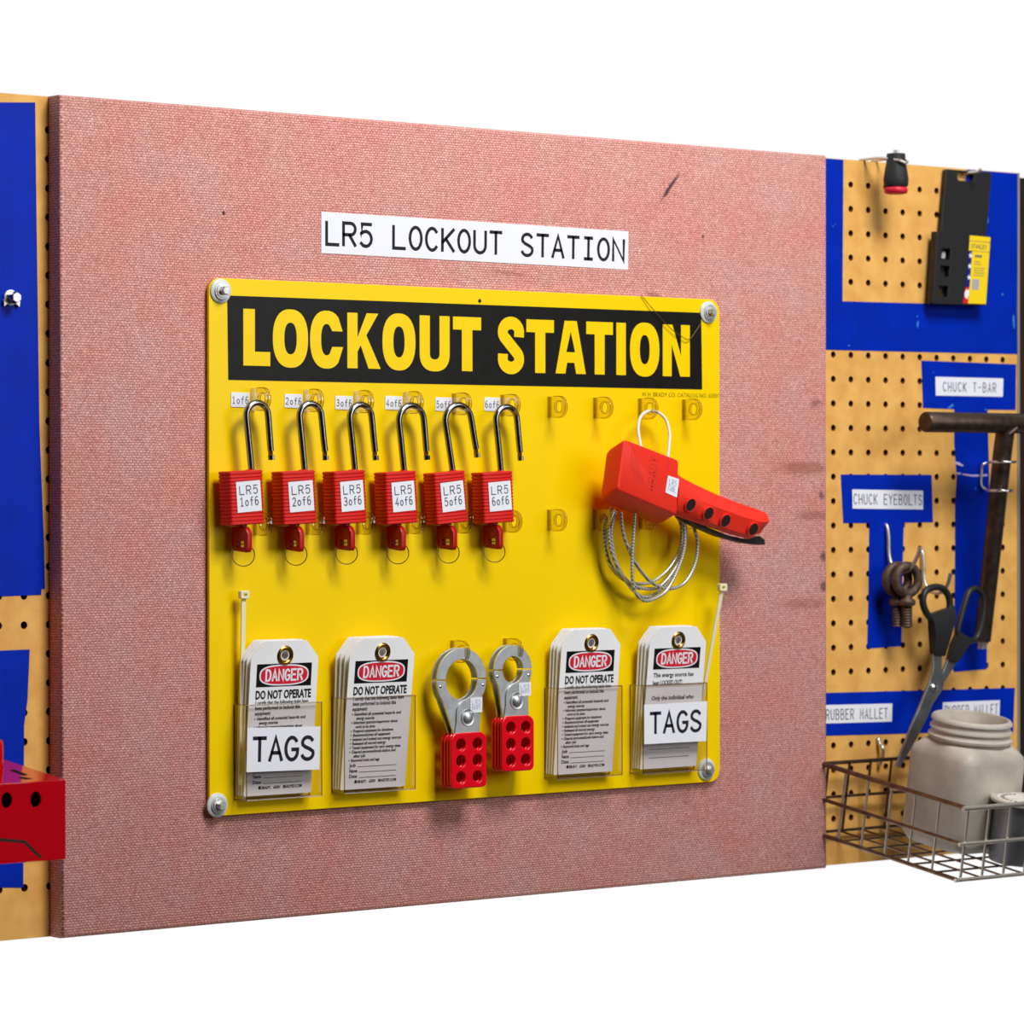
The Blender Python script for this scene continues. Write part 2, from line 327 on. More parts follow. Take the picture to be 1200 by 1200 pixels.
# ================================================================== the setting
ZT, ZB = 15.55, -13.35           # where the fitted panels end, just past what the photo shows
struct('wall_back', MB().box(-34, 46, ZB+.1, ZT-.1, -2.4, -1.75), 'post', smooth=0)
struct('floor', MB().box(-190, 100, -62, -60, 2.4, 230), 'concrete', smooth=0)  # floor of an unseen dark room shell, added to keep reflections dark
struct('added_wall_right', MB().box(100, 102, -60, 108, 2.4, 230), 'roomd', smooth=0)  # unseen wall, added dark to hold back reflections
struct('added_wall_left', MB().box(-190, -188, -60, 110, 2.4, 230), 'roomd', smooth=0)  # unseen wall, added dark so left-facing sides get little fill
struct('added_ceiling', MB().box(-190, 102, 108, 110, 2.4, 230), 'room', smooth=0)  # unseen, added to block background light from overhead
struct('added_wall_behind', MB().box(-190, 102, -60, 110, 230, 232), 'room', smooth=0)  # unseen wall behind the camera, added to darken reflections

# fabric covered panel
fx0 = at(72, 573, -.2)[0]; fx1 = at(969.5, 573, -.2)[0]
fp = MB(); bv = .14
rings = []
for ins, o in ((0, -1.0), (0, -.2-bv), (bv*.3, -.2-bv*.3), (bv, -.2)):
    rings.append([(fx0+ins, ZB+ins, o), (fx1-ins, ZB+ins, o), (fx1-ins, ZT-ins, o), (fx0+ins, ZT-ins, o)])
tag(fp.loft(rings).build('fabric_panel', 'fabric', smooth=50), 'pink woven fabric covered wall panel with dark stains behind the yellow board', 'panel')

# pegboards
def pegboard(name, label, x0, z0, cols, rows, xl, xr, zt, zb):
    t = thing(name, label, 'pegboard', (0, 0, 0))
    mb = MB(); inn = MB(); r = .135; n = 12; OF, OB = -1.0, -1.22
    ang = [2*PI*(k+.5)/n for k in range(n)]
    def sq(a):
        c_, s_ = math.cos(a), math.sin(a); k = .5/max(abs(c_), abs(s_)); return c_*k, s_*k
    for i in range(cols[0], cols[1]+1):
        for j in range(rows[0], rows[1]+1):
            cx, cz = x0+i, z0-j
            corner = [(.5, .5), (-.5, .5), (-.5, -.5), (.5, -.5)]
            for q in range(4):      # four quadrants: square corner fan + arc
                a0 = q*PI/2; k3 = 4
                ar = [(cx+r*math.cos(a0+PI/2*k/k3), cz+r*math.sin(a0+PI/2*k/k3), OF) for k in range(k3+1)]
                e = [(.5, 0), (0, .5), (-.5, 0), (0, -.5)]
                p0 = e[q]; p1 = corner[q]; p2 = e[(q+1) % 4]
                vs_ = ar+[(cx+p0[0], cz+p0[1], OF), (cx+p1[0], cz+p1[1], OF), (cx+p2[0], cz+p2[1], OF)]
                mb.add(vs_, [(0, k3+1, k3+2, 1), (1, k3+2, 2), (2, k3+2, 3), (3, k3+2, k3+3, 4)])
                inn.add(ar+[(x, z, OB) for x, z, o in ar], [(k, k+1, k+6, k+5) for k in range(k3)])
    gx0, gx1 = x0+cols[0]-.5, x0+cols[1]+.5; gz1, gz0 = z0-rows[0]+.5, z0-rows[1]-.5
    rects = []
    if xl < gx0: rects.append((xl, gx0, zb, zt))
    if xr > gx1: rects.append((gx1, xr, zb, zt))
    if zt > gz1: rects.append((gx0, gx1, gz1, zt))
    if zb < gz0: rects.append((gx0, gx1, zb, gz0))
    for a, b, c_, d in rects: mb.add([(a, c_, OF), (b, c_, OF), (b, d, OF), (a, d, OF)], [(0, 1, 2, 3)])
    mb.add([(x, z, o) for o in (OF, OB) for x, z in ((xl, zb), (xr, zb), (xr, zt), (xl, zt))], [(0, 1, 5, 4), (1, 2, 6, 5), (2, 3, 7, 6), (3, 0, 4, 7)])
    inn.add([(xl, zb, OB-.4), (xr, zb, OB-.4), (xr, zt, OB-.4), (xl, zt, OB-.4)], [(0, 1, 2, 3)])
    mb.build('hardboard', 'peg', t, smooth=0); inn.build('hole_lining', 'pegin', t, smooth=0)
    return t
xr_edge = at(1192, 420, -1)[0]
pr = pegboard('pegboard', 'tan pegboard with blue tool outlines on the right of the fabric panel', 19.282, 7.537, (-1, 10), (-7, 19), 17.4, xr_edge, ZT, ZB)
pl = pegboard('pegboard', 'tan pegboard with blue shapes at the left edge beside the fabric panel', -19.071, -1.605, (-4, 1), (-16, 10), -24.5, -16.9, ZT, ZB)
struct('trim_1', MB().box(xr_edge+.02, xr_edge+.14, ZB, ZT, -1.25, -.98), 'jarin', smooth=0)

def vinyl(parent, pts, name='vinyl_outline', label=None, loops=None, off=-1.0):
    lp = [[at(x, y, off) for x, y in q] for q in ([pts] if loops is None else loops)]
    return MB().plate(lp, off+.003, off+.018).build(name, 'blue', parent, smooth=0, label=label)
e0 = .0
zc = lambda x, y: (x, y)
def clampz(ob):                    # outlines never run past the board itself
    for v in ob.data.vertices: v.co.z = min(max(v.co.z, (ZB+.02)*S), (ZT-.02)*S)
v1 = vinyl(pr, [(955, 150), (988, 150), (988, 200), (987, 353), (1128, 357), (1132, 200), (1134, 150), (1194, 150), (1193, 200), (1191.5, 362), (1192, 415), (955, 409.6)],
           label='large blue outline around the tan window at the top'); clampz(v1)
v2 = vinyl(pr, [(1079.5, 422.5), (1190.5, 427), (1190, 480.5), (1157, 480), (1158, 520), (1159, 556), (1158, 640), (1157, 690), (1156, 784), (1117.5, 787.5), (1119, 650), (1119, 590), (1121, 560), (1118, 520), (1118, 479.5), (1081.5, 478)],
           label='blue T-shaped outline behind the steel T-bar')
v3 = vinyl(pr, [(985, 556), (1091.5, 556.5), (1093, 612), (1059, 612.5), (1057.5, 660), (1056, 757), (1016, 760), (1017.5, 700), (1018.5, 613), (988, 613)],
           label='blue T-shaped outline behind the eyebolts')
v4 = vinyl(pr, [(955, 812.3), (1120, 808), (1189, 806), (1187, 858), (1120, 858), (955, 862.5)], label='blue band behind the mallet labels')
v5 = vinyl(pl, [(-60, 120), (41, 120), (42.5, 250), (46, 500), (51.5, 640), (52.5, 690), (48.5, 690), (48, 697), (-60, 701)], label='tall blue shape with a bolt'); clampz(v5)
v6 = vinyl(pl, [(-60, 765), (34.5, 761), (32, 820), (28, 850), (27, 1040), (-60, 1040)], label='lower blue shape above the red box'); clampz(v6)
sticker('name_label', px4([(1096, 441.5), (1175.5, 443.5), (1175, 465), (1096.5, 463.5)], -.98), -.98, pr, ['CHUCK T-BAR'], wd=.045, label='white label reading CHUCK T-BAR', margin=.11, cwf=.58, fz=(.24, .72), inkm='grey_ink')
sticker('name_label', px4([(998.5, 573.5), (1081.5, 575), (1081.5, 597), (999, 596)], -.98), -.98, pr, ['CHUCK EYEBOLTS'], wd=.045, label='white label reading CHUCK EYEBOLTS', margin=.02, cwf=.62, fz=(.24, .76), inkm='grey_ink')
sticker('name_label', px4([(962, 826.3), (1045.5, 824.4), (1045, 845.6), (962, 848)], -.98), -.98, pr, ['RUBBER MALLET'], wd=.045, label='white label reading RUBBER MALLET beside the fabric panel', margin=.07, cwf=.6, fz=(.2, .74), inkm='grey_ink')
sticker('name_label', px4([(1104.7, 823), (1171.5, 820.5), (1171, 842), (1104.5, 844.5)], -.98), -.98, pr, ['RUBBER MALLET'], wd=.045, label='white label reading RUBBER MALLET behind the jar', margin=.04, cwf=.6, fz=(.24, .78), inkm='grey_ink')
# scuffs and creases on the vinyl
sc = MB()
mk = 0
for x, y, a, b in [(976, 265, .08, .05), (979, 262.5, .05, .05), (1157, 258, .14, .3), (995, 405, .14, .05), (1174.5, 345, .13, .09), (1075, 371, .05, .1), (1075.5, 380, .1, .28), (1155, 480, .1, .1), (1143, 572, .08, .08), (1094, 436.5, .08, .04), (1188, 377, .12, .5)]:
    X, Z = at(x, y, -.98); MB().prism([(X+u*.6*random.uniform(.6, 1.2), Z+v*.6*random.uniform(.6, 1.2)) for u, v in circ(0, 0, a, 9, b)], -.985, -.975).build('scuff_mark', 'scuff', pr, smooth=0)
sc.prism(px4([(1110, 478), (1116, 473), (1118, 475), (1113, 479)], -.98)[::-1], -.985, -.974)
sc.build('scuff_mark', 'scuff', pr, smooth=0, label='light blue scuff on the vinyl')
for q in ([(1119, 541), (1123, 541.5), (1129, 545), (1128, 546.5), (1119, 543.5)], [(1121, 553.5), (1126, 554), (1126, 556), (1121, 555.5)], [(1128, 555), (1140, 556.5), (1157, 555.5), (1157, 558), (1140, 558.5), (1128, 556.5)]):
    MB().prism(px4(q, -.98)[::-1], -.985, -.974).build('crease_mark', 'scuffw', pr, smooth=0, label='pale crease in the vinyl')

# ================================================================== the yellow board
W2, H2 = 12.12, 9.5
bd = thing('lockout_board', 'yellow acrylic board headed LOCKOUT STATION on the pink fabric panel', 'board', (0, 0, 0))
MB().plate([rrect(-W2, W2, -H2, H2, .5, 8)], -.14, 0, .025).build('backing_sheet', 'yellow', bd)
# heading band
hb = MB().prism(px4([(267.4, 445.1), (822.7, 456.4), (821.5, 366.5), (266.2, 346.2)], 0), .002, .012).build('heading_band', 'black', bd, smooth=0, label='black band with yellow LOCKOUT STATION lettering')
zl1 = at(284.8, 361.7)[1]; zl0 = at(285.8, 428.3)[1]; hh = zl1-zl0
print('letter z', zl1, zl0, at(776.3, 379.3), at(808, 440.7))
letters = MB()
def bold(c_, pl_, pr_, y_):
    x0 = at(pl_, y_)[0]; x1 = at(pr_, y_)[0]; wd = x1-x0; h = hh; s = .5; sh = .46; o0, o1 = .012, .02
    T = lambda pts: [(x0+x, zl0+z) for x, z in pts]
    def pp(*lp): letters.plate([T(l) for l in lp], o0, o1)
    ov = .04
    def sup(cx, cz, rx, rz, n=40, e=2.35): return [(cx+rx*math.copysign(abs(math.cos(t))**(2/e), math.cos(t)), cz+rz*math.copysign(abs(math.sin(t))**(2/e), math.sin(t))) for t in [2*PI*k/n for k in range(n)]]
    def supa(cx, cz, rx, rz, a0, a1, n=24, e=2.35): return [(cx+rx*math.copysign(abs(math.cos(t))**(2/e), math.cos(t)), cz+rz*math.copysign(abs(math.sin(t))**(2/e), math.sin(t))) for t in [math.radians(a0+(a1-a0)*k/n) for k in range(n+1)]]
    if c_ == 'L': pp([(0, 0), (wd, 0), (wd, .5), (s, .5), (s, h), (0, h)])
    if c_ == 'T': m_ = wd/2; pp([(m_-s/2, 0), (m_+s/2, 0), (m_+s/2, h-.48), (wd, h-.48), (wd, h), (0, h), (0, h-.48), (m_-s/2, h-.48)])
    if c_ == 'I': pp([(0, 0), (wd, 0), (wd, h), (0, h)])
    if c_ == 'O': pp(sup(wd/2, h/2, wd/2, h/2+ov), sup(wd/2, h/2, wd/2-s, h/2-sh+.02)[::-1])
    if c_ == 'C':
        o = supa(wd/2, h/2, wd/2, h/2+ov, 36, 324); i_ = supa(wd/2, h/2, wd/2-s*.98, h/2-sh+.02, 324, 36)
        o = [(wd*.985, h*.655)]+o[1:-1]+[(wd, h*.375)]; i_ = [(wd-s*.98, h*.375)]+i_[2:-2]+[(wd-s*.98, h*.655)]
        pp(o+i_)
    if c_ == 'K': pp([(0, 0), (s*.92, 0), (s*.92, h*.3), (s*.92+.14, h*.42), (wd-.55, 0), (wd, 0), (wd*.57, h*.6), (wd*.93, h), (wd*.93-.53, h), (s*.92, h*.56), (s*.92, h), (0, h)])
    if c_ == 'U':
        pp([(wd, h), (wd-s*.95, h)]+supa(wd/2, .62, wd/2-s*.95, .22, 0, -180, 16)+[(s*.95, h), (0, h)]+supa(wd/2, .62, wd/2, .66, 180, 360, 20))
    if c_ == 'A':
        m_ = wd/2; t = .3
        pp([(0, 0), (.48, 0), (.57, .42), (wd-.57, .42), (wd-.48, 0), (wd, 0), (m_+t, h), (m_-t, h)], [(m_-.22, .82), (m_, 1.6), (m_+.22, .82)])
    if c_ == 'N': pp([(0, 0), (.46, 0), (.46, h*.62), (wd-.5, 0), (wd, 0), (wd, h), (wd-.46, h), (wd-.46, h*.4), (.5, h), (0, h)])
    if c_ == 'S':
        q = .25; pts = arc(wd/2, h-.52+ov-.02, wd/2-q, .52-.2, 5, 195, 14)
        pts = arc(wd/2, h-.5, wd/2-q, .34, -8, 215, 18)+arc(wd/2, .5, wd/2-q, .34, 35, -188, 18)
        P0 = pts; mm = MB(); ribbon(mm, P0, .47, o1); letters.add([(x0+x, zl0+z, o) for x, z, o in mm.v], mm.f)
for c_, a, b in [('L', 284.8, 316.3), ('O', 319.4, 360.7), ('C', 363, 401.8), ('K', 406.7, 445.7), ('O', 447.8, 486.5), ('U', 491.4, 526.6), ('T', 530.5, 563.5),
                 ('S', 582.7, 614.1), ('T', 616.5, 648.8), ('A', 650.7, 686.1), ('T', 686.7, 717.9), ('I', 721.9, 733), ('O', 737.9, 772.3), ('N', 776.3, 808)]:
    bold(c_, a, b, 405)
letters.build('lettering', 'yellow', hb, smooth=0)
x_, z_ = at(752, 464.5)
cat = MB().text('W.H. BRADY CO. CATALOG NO. 65501', .235, x_, z_, .006, .98)
cat.build('catalogue_print', 'olive', bd, smooth=0, label='tiny line of dark print under the band')
# clear acrylic hook tabs
def hook_tab(px, pyc, flip=1, big=1):
    X, Z = at(px, pyc, 0); h = .4*big; L_ = 1.02*big
    out = [(0, -h), (L_-h, -h)]+arc(L_-h, 0, h, h, -90, 90, 10)+[(0, h)]
    mb = MB().plate([out, circ(L_-h-.02, 0, .23*big, 18)[::-1]], -.055, .055)
    mb.map(lambda a, b, c_: (c_, b, a))
    mb.box(-.09, .09, -h, h, 0, .05)
    t_ = mb.build('hook_tab', 'tab', bd, loc=(X, Z, .001), smooth=35, rec=True)
    rm = MB()
    for sx in (-.055, .055):
        rm.tube([(sx, q[1], q[0]) for q in [(.3, -h)]+arc(L_-h, 0, h, h, -90, 90, 10)+[(.3, h)]], .016, 5); rm.tube([(sx, q[1], q[0]) for q in circ(L_-h-.02, 0, .23*big, 16)], .016, 5, closed=True)
    rm.build('tab_edge', 'tabedge', t_); return t_
row1 = [(296.5, 468), (358.5, 469.5), (417, 471), (475, 472), (531.5, 473.5), (588.5, 475), (643.5, 477), (697, 478), (749.5, 479), (801, 480)]
for x, y in row1: hook_tab(x, y)
row2 = [(298.5, 614), (360, 613.5), (419, 613), (477, 612.5), (534, 612), (590.5, 611), (643, 609.5), (697, 609), (750, 608), (801, 607.5)]
for x, y in row2: hook_tab(x, y)
for x, y in [(529.5, 763), (591.5, 760.5)]: hook_tab(x, y)
# small number labels
for k, (a, b) in enumerate([((270.6, 459.8), (292, 477.2)), ((333.2, 461.6), (354, 478)), ((392.8, 463.8), (413, 480)), ((451.2, 464), (471, 480.2)), ((510, 465.6), (529.2, 481.8)), ((567.2, 465.6), (585.6, 481.8))]):
    sk = .5
    sticker('number_label', px4([(a[0], a[1]-sk*.3), (b[0], a[1]+sk), (b[0], b[1]+sk), (a[0]-.2, b[1]-sk)], 0), .002, bd, [f'{k+1}of6'], wd=.032, th=.02, margin=.07, cwf=.6, fz=(.24, .72), inkm='grey_ink', label=f'small white label reading {k+1}of6')
# corner bolts
def bolt_at(parent, px, py, off=0, big=True, rot=0, name='corner_bolt', label=None):
    X, Z = at(px, py, off)
    base = MB().turn([(.43, 0), (.43, .05), (.38, .09), (.2, .1)], (0, 0, 0), n=28).build('rubber_washer' if False else name, 'washer', parent, loc=(X, Z, off), smooth=40, label=label)
    MB().turn([(.3, .09), (.3, .15), (.1, .16)], (.0, 0, 0), n=24).build('steel_washer', 'zinc', base, smooth=40)
    hx = MB().turn([(.26, .15), (.245, .2), (.1, .21)], (0, 0, 0), n=24)
    ring = lambda r, o: [(r*math.cos(a+rot), r*math.sin(a+rot), o) for a in [k*PI/3 for k in range(6)]]
    hx.loft([ring(.165, .18), ring(.165, .36), ring(.13, .4)]); hx.loft([ring(.1, .401), ring(.095, .37)], cap=True)
    hx.build('hex_head', 'zinc', base, smooth=25)
for i, (x, y) in enumerate([(258, 341), (829.5, 366), (254, 943.5), (827, 901.5)]): bolt_at(bd, x, y, .0, rot=.3*i, label='pale washer and hex bolt')
# little screw hole mark at top middle
MB().turn([(.07, 0), (.07, .02)], (*at(562, 352.5), 0), n=10).build('screw_hole', 'hole', bd)

# clear pockets
def pocket(pxl, pxr, pyt, pyb, depth=.78):
    xl = at(pxl, (pyt+pyb)/2, 0)[0]; xr = at(pxr, (pyt+pyb)/2, depth)[0]; zt = at(pxr, pyt, depth)[1]; zb = at(pxr, pyb, depth)[1]; t = .05
    pk = MB().add([(xl, zb, depth), (xr, zb, depth), (xr, zt, depth), (xl, zt, depth)], [(0, 1, 2, 3)])
    pk.add([(xl, zb, 0.02), (xl, zb, depth), (xl, zt, depth), (xl, zt, 0.02)], [(0, 1, 2, 3)])
    pk.add([(xr, zb, 0.02), (xr, zb, depth), (xr, zt, depth), (xr, zt, 0.02)], [(3, 2, 1, 0)])
    pk.add([(xl, zb, 0.02), (xr, zb, 0.02), (xr, zb, depth), (xl, zb, depth)], [(0, 1, 2, 3)])
    o = pk.build('tag_pocket', 'pocket', bd, smooth=0, label='clear plastic pocket')
    ed = MB()
    for (a, b) in [((xl, zb, depth), (xr, zb, depth)), ((xl, zb, depth), (xl, zt, depth)), ((xr, zb, depth), (xr, zt, depth)), ((xl, zt, depth), (xr, zt, depth)), ((xl, zb, .03), (xl, zt, .03)), ((xr, zb, .03), (xr, zt, .03)), ((xl, zt, .03), (xl, zt, depth)), ((xl, zb, .03), (xl, zb, depth)), ((xl, zb, .03), (xr, zb, .03))]:
        ed.tube([a, b], .022, 6)
    ed.build('pocket_rim', 'pocketedge', o)
    return (xl, xr, zt, zb, depth)
PK = [pocket(274, 377, 822.5, 932.5), pocket(388.6, 486.5, 814.5, 924.5), pocket(638, 729, 803.5, 908), pocket(738, 828.3, 800, 902)]
sticker('tags_label', px4([(289.6, 853), (375, 851.3), (374, 901.6), (288.5, 905)], .79), .79, bd, ['TAGS'], wd=.135, margin=.09, cwf=.74, fz=(.25, .76), label='white label reading TAGS on the leftmost pocket', th=.02)
sticker('tags_label', px4([(754.6, 826), (828.3, 821.7), (827.2, 868.3), (754.6, 872.2)], .79), .79, bd, ['TAGS'], wd=.13, margin=.1, cwf=.72, fz=(.27, .77), label='white label reading TAGS on the rightmost pocket', th=.02)

# ------------------------------------------------------------------ label strip above the board
q4 = [(376.5, 248), (736.5, 271), (735.8, 316), (376.5, 296.5)]
ls = thing('label_strip', 'long white label strip reading LR5 LOCKOUT STATION above the yellow board', 'label', (0, 0, 0))
sticker('strip', px4(q4, -.19), -.198, ls, ['LR5 LOCKOUT STATION'], wd=.125, margin=.016, cwf=.7, fz=(.22, .76))

# ------------------------------------------------------------------ padlocks and keys
def ringxo(w, d, r, z, n=4): return [(x, z, o) for x, o in rrect(-w/2, w/2, -d/2, d/2, r, n)]
lock_specs = [  # front TL, front TR, left leg px, arch top px, free end px, tilt, free-leg spread
    ((270, 552.4), (309.5, 550.6), (297, 548), (307.5, 470.5), (321.5, 543), 2.6), ((332, 552.4), (371, 551), (359, 548), (369.5, 471.5), (384, 543.5), 2.6),
    ((391.6, 552.4), (430, 550.8), (418.5, 548), (428, 473), (444.3, 544), 2.8), ((453, 553), (489, 552), (476, 548), (488, 474), (504.5, 544), 3),
    ((511, 553.6), (547.3, 552), (534, 548), (544.5, 475), (564, 544), 4.6), ((568, 553.6), (601, 552), (589, 548), (601, 475.5), (613, 544), 2.8)]
OFFC = .62
protos = {}
for k, (tl, tr, leg, top, free, tilt) in enumerate(lock_specs):
    of = OFFC+.37
    xl, z1 = at(*tl, of); xr, z1b = at(*tr, of); wd = 1.46; cx = (xl+xr)/2; zt = (z1+z1b)/2; ht = 1.9
    xleg, zleg = at(leg[0], leg[1], OFFC); xf, zf = at(free[0], free[1], OFFC); xt, ztop = at(top[0], top[1], OFFC)
    t = thing('padlock', f'red ribbed padlock hanging open, its white label reading LR5 {k+1}of6', 'padlock', (cx, zt-ht/2, OFFC), (0, -math.radians(tilt), math.radians(random.uniform(-2, 2))), 'red padlocks in a row on the yellow board')
    if 'body' not in protos:
        mb = MB(); rg = []; nr = 15; step = ht/nr
        for i in range(nr):
            z0 = -ht/2+i*step
            for dz, ins in ((0, .03), (.25, .0), (.78, .0), (1, .03)):
                rg.append(ringxo(wd-2*ins, .74-2*ins, .09, z0+dz*step))
        mb.loft(rg); b_ = mb.build('body', 'lockred', t, smooth=25); protos['body'] = b_.data
        bs = MB().turn([(.16, 0), (.16, .03), (.1, .04)], (.42, ht/2-.01, 0), 'z', 16).build('shackle_collar', 'lockred', t); protos['col'] = bs.data
        cy = MB().turn([(.2, 0), (.2, -.07), (.14, -.08)], (-.05, -ht/2, 0), 'z', 16).build('key_cylinder', 'keyred', t); protos['cyl'] = cy.data
    else:
        for nm, kk in (('body', 'body'), ('shackle_collar', 'col'), ('key_cylinder', 'cyl')):
            o = bpy.data.objects.new(nm, protos[kk]); C.objects.link(o); o.parent = t
    # shackle in world-plane coordinates relative to the lock, un-tilted
    ca, sa = math.cos(math.radians(tilt)), math.sin(math.radians(tilt))
    def loc(x, z):
        dx, dz = x-cx, z-(zt-ht/2); return (dx*ca+dz*sa*1, -dx*sa+dz*ca) if False else (dx*ca-dz*sa, dx*sa+dz*ca)
    R_ = (xf-xleg)/2
    A = [(xleg, zleg-.25), (xleg, zleg), (xleg-.03, (zleg+ztop)/2)]
    mx_ = xleg+.45
    aw = [.47, .47, .5, .58, .6, .5][k]
    path = [(xleg+.0, zleg-.2), (xleg, zleg+.05), (xleg-.02, zleg+1.0), (xleg-.04, ztop-.13-aw)]
    path += [(xleg-.04+ aw-aw*math.cos(a), ztop-.12-aw+aw*math.sin(a)) for a in [PI*q/8 for q in range(1, 8)]]
    xe = xleg-.04+2*aw
    path += [(xe+.0, ztop-.13-aw), (xe+(xf-xe)*.5, (ztop-.6+zf)/2), (xf, zf+.32)]
    P3 = [(*loc(x, z), 0) for x, z in smoothpath(path, 3)]
    MB().tube(P3, .118, 12).build('shackle', 'chrome', t, smooth=60, label='steel shackle swung open')
    fx, fz_ = loc(xf, zf+.32); ex, ez = loc(xf, zf)
    sh = MB().tube([(fx-.0, fz_, -.02), (fx+(ex-fx)*.55, fz_+(ez-fz_)*.55, -.04)], .085, 8); sh.build('shackle_notch', 'notch', t)
    MB().tube([(fx+(ex-fx)*.5, fz_+(ez-fz_)*.5, 0), (ex, ez, 0)], .118, 12).build('shackle_tip', 'chrome', t)
    # white label on the front
    a = math.radians(1.6); hw, hh_ = .52, .54; rot = lambda x, z: (x*math.cos(a)-z*math.sin(a)+.06, x*math.sin(a)+z*math.cos(a)+.04)
    sticker('lock_label', [rot(-hw, hh_), rot(hw, hh_), rot(hw, -hh_), rot(-hw, -hh_)], .371, t, ['LR5 '[:3], f'{k+1}of6'], wd=.04, th=.012, margin=.13, cwf=.62, fz=(.1, .85), inkm='grey_ink', gap=.8, label=f'white label reading LR5 {k+1}of6')
    # key in the lock
    kz = zt-ht; kx = cx-.02+ .09*(tilt/3)
    kt = thing('padlock_key', f'dark red key with wire ring hanging from the LR5 {k+1}of6 padlock', 'key', (kx, kz-.06, OFFC-.05), (0, 0, math.radians(random.uniform(-8, 8))), 'red keys hanging under the padlocks')
    if 'kh' not in protos:
        kh = MB().plate([rpoly([(-.46, -.02), (-.46, -.55), (-.42, -.86), (.36, -.93), (.44, -.82), (.44, -.22), (.28, -.02)], .1), rrect(-.17, .22, -.74, -.52, .06)[::-1]], -.11, .11, .03)
        kh.map(lambda a, b, c_: (c_, b, a)); protos['kh'] = kh.build('key_head', 'keyred', kt, smooth=40, rec=True).data
        protos['kb'] = MB().box(-.03, .03, -.06, .3, -.12, .12).build('key_blade', 'zinc', kt, smooth=0).data
        yw = -.62; pts = []
        for q in range(28):
            a2 = 2*PI*q/28; u, v = .39*math.cos(a2), .39*math.sin(a2); pts.append((u*math.cos(yw)+.02, -1.02+v, u*.6+.05))
        protos['kr'] = MB().tube(pts, .017, 6, closed=True).build('key_ring', 'ring', kt).data
    else:
        for nm, kk in (('key_head', 'kh'), ('key_blade', 'kb'), ('key_ring', 'kr')):
            o = bpy.data.objects.new(nm, protos[kk]); C.objects.link(o); o.parent = kt

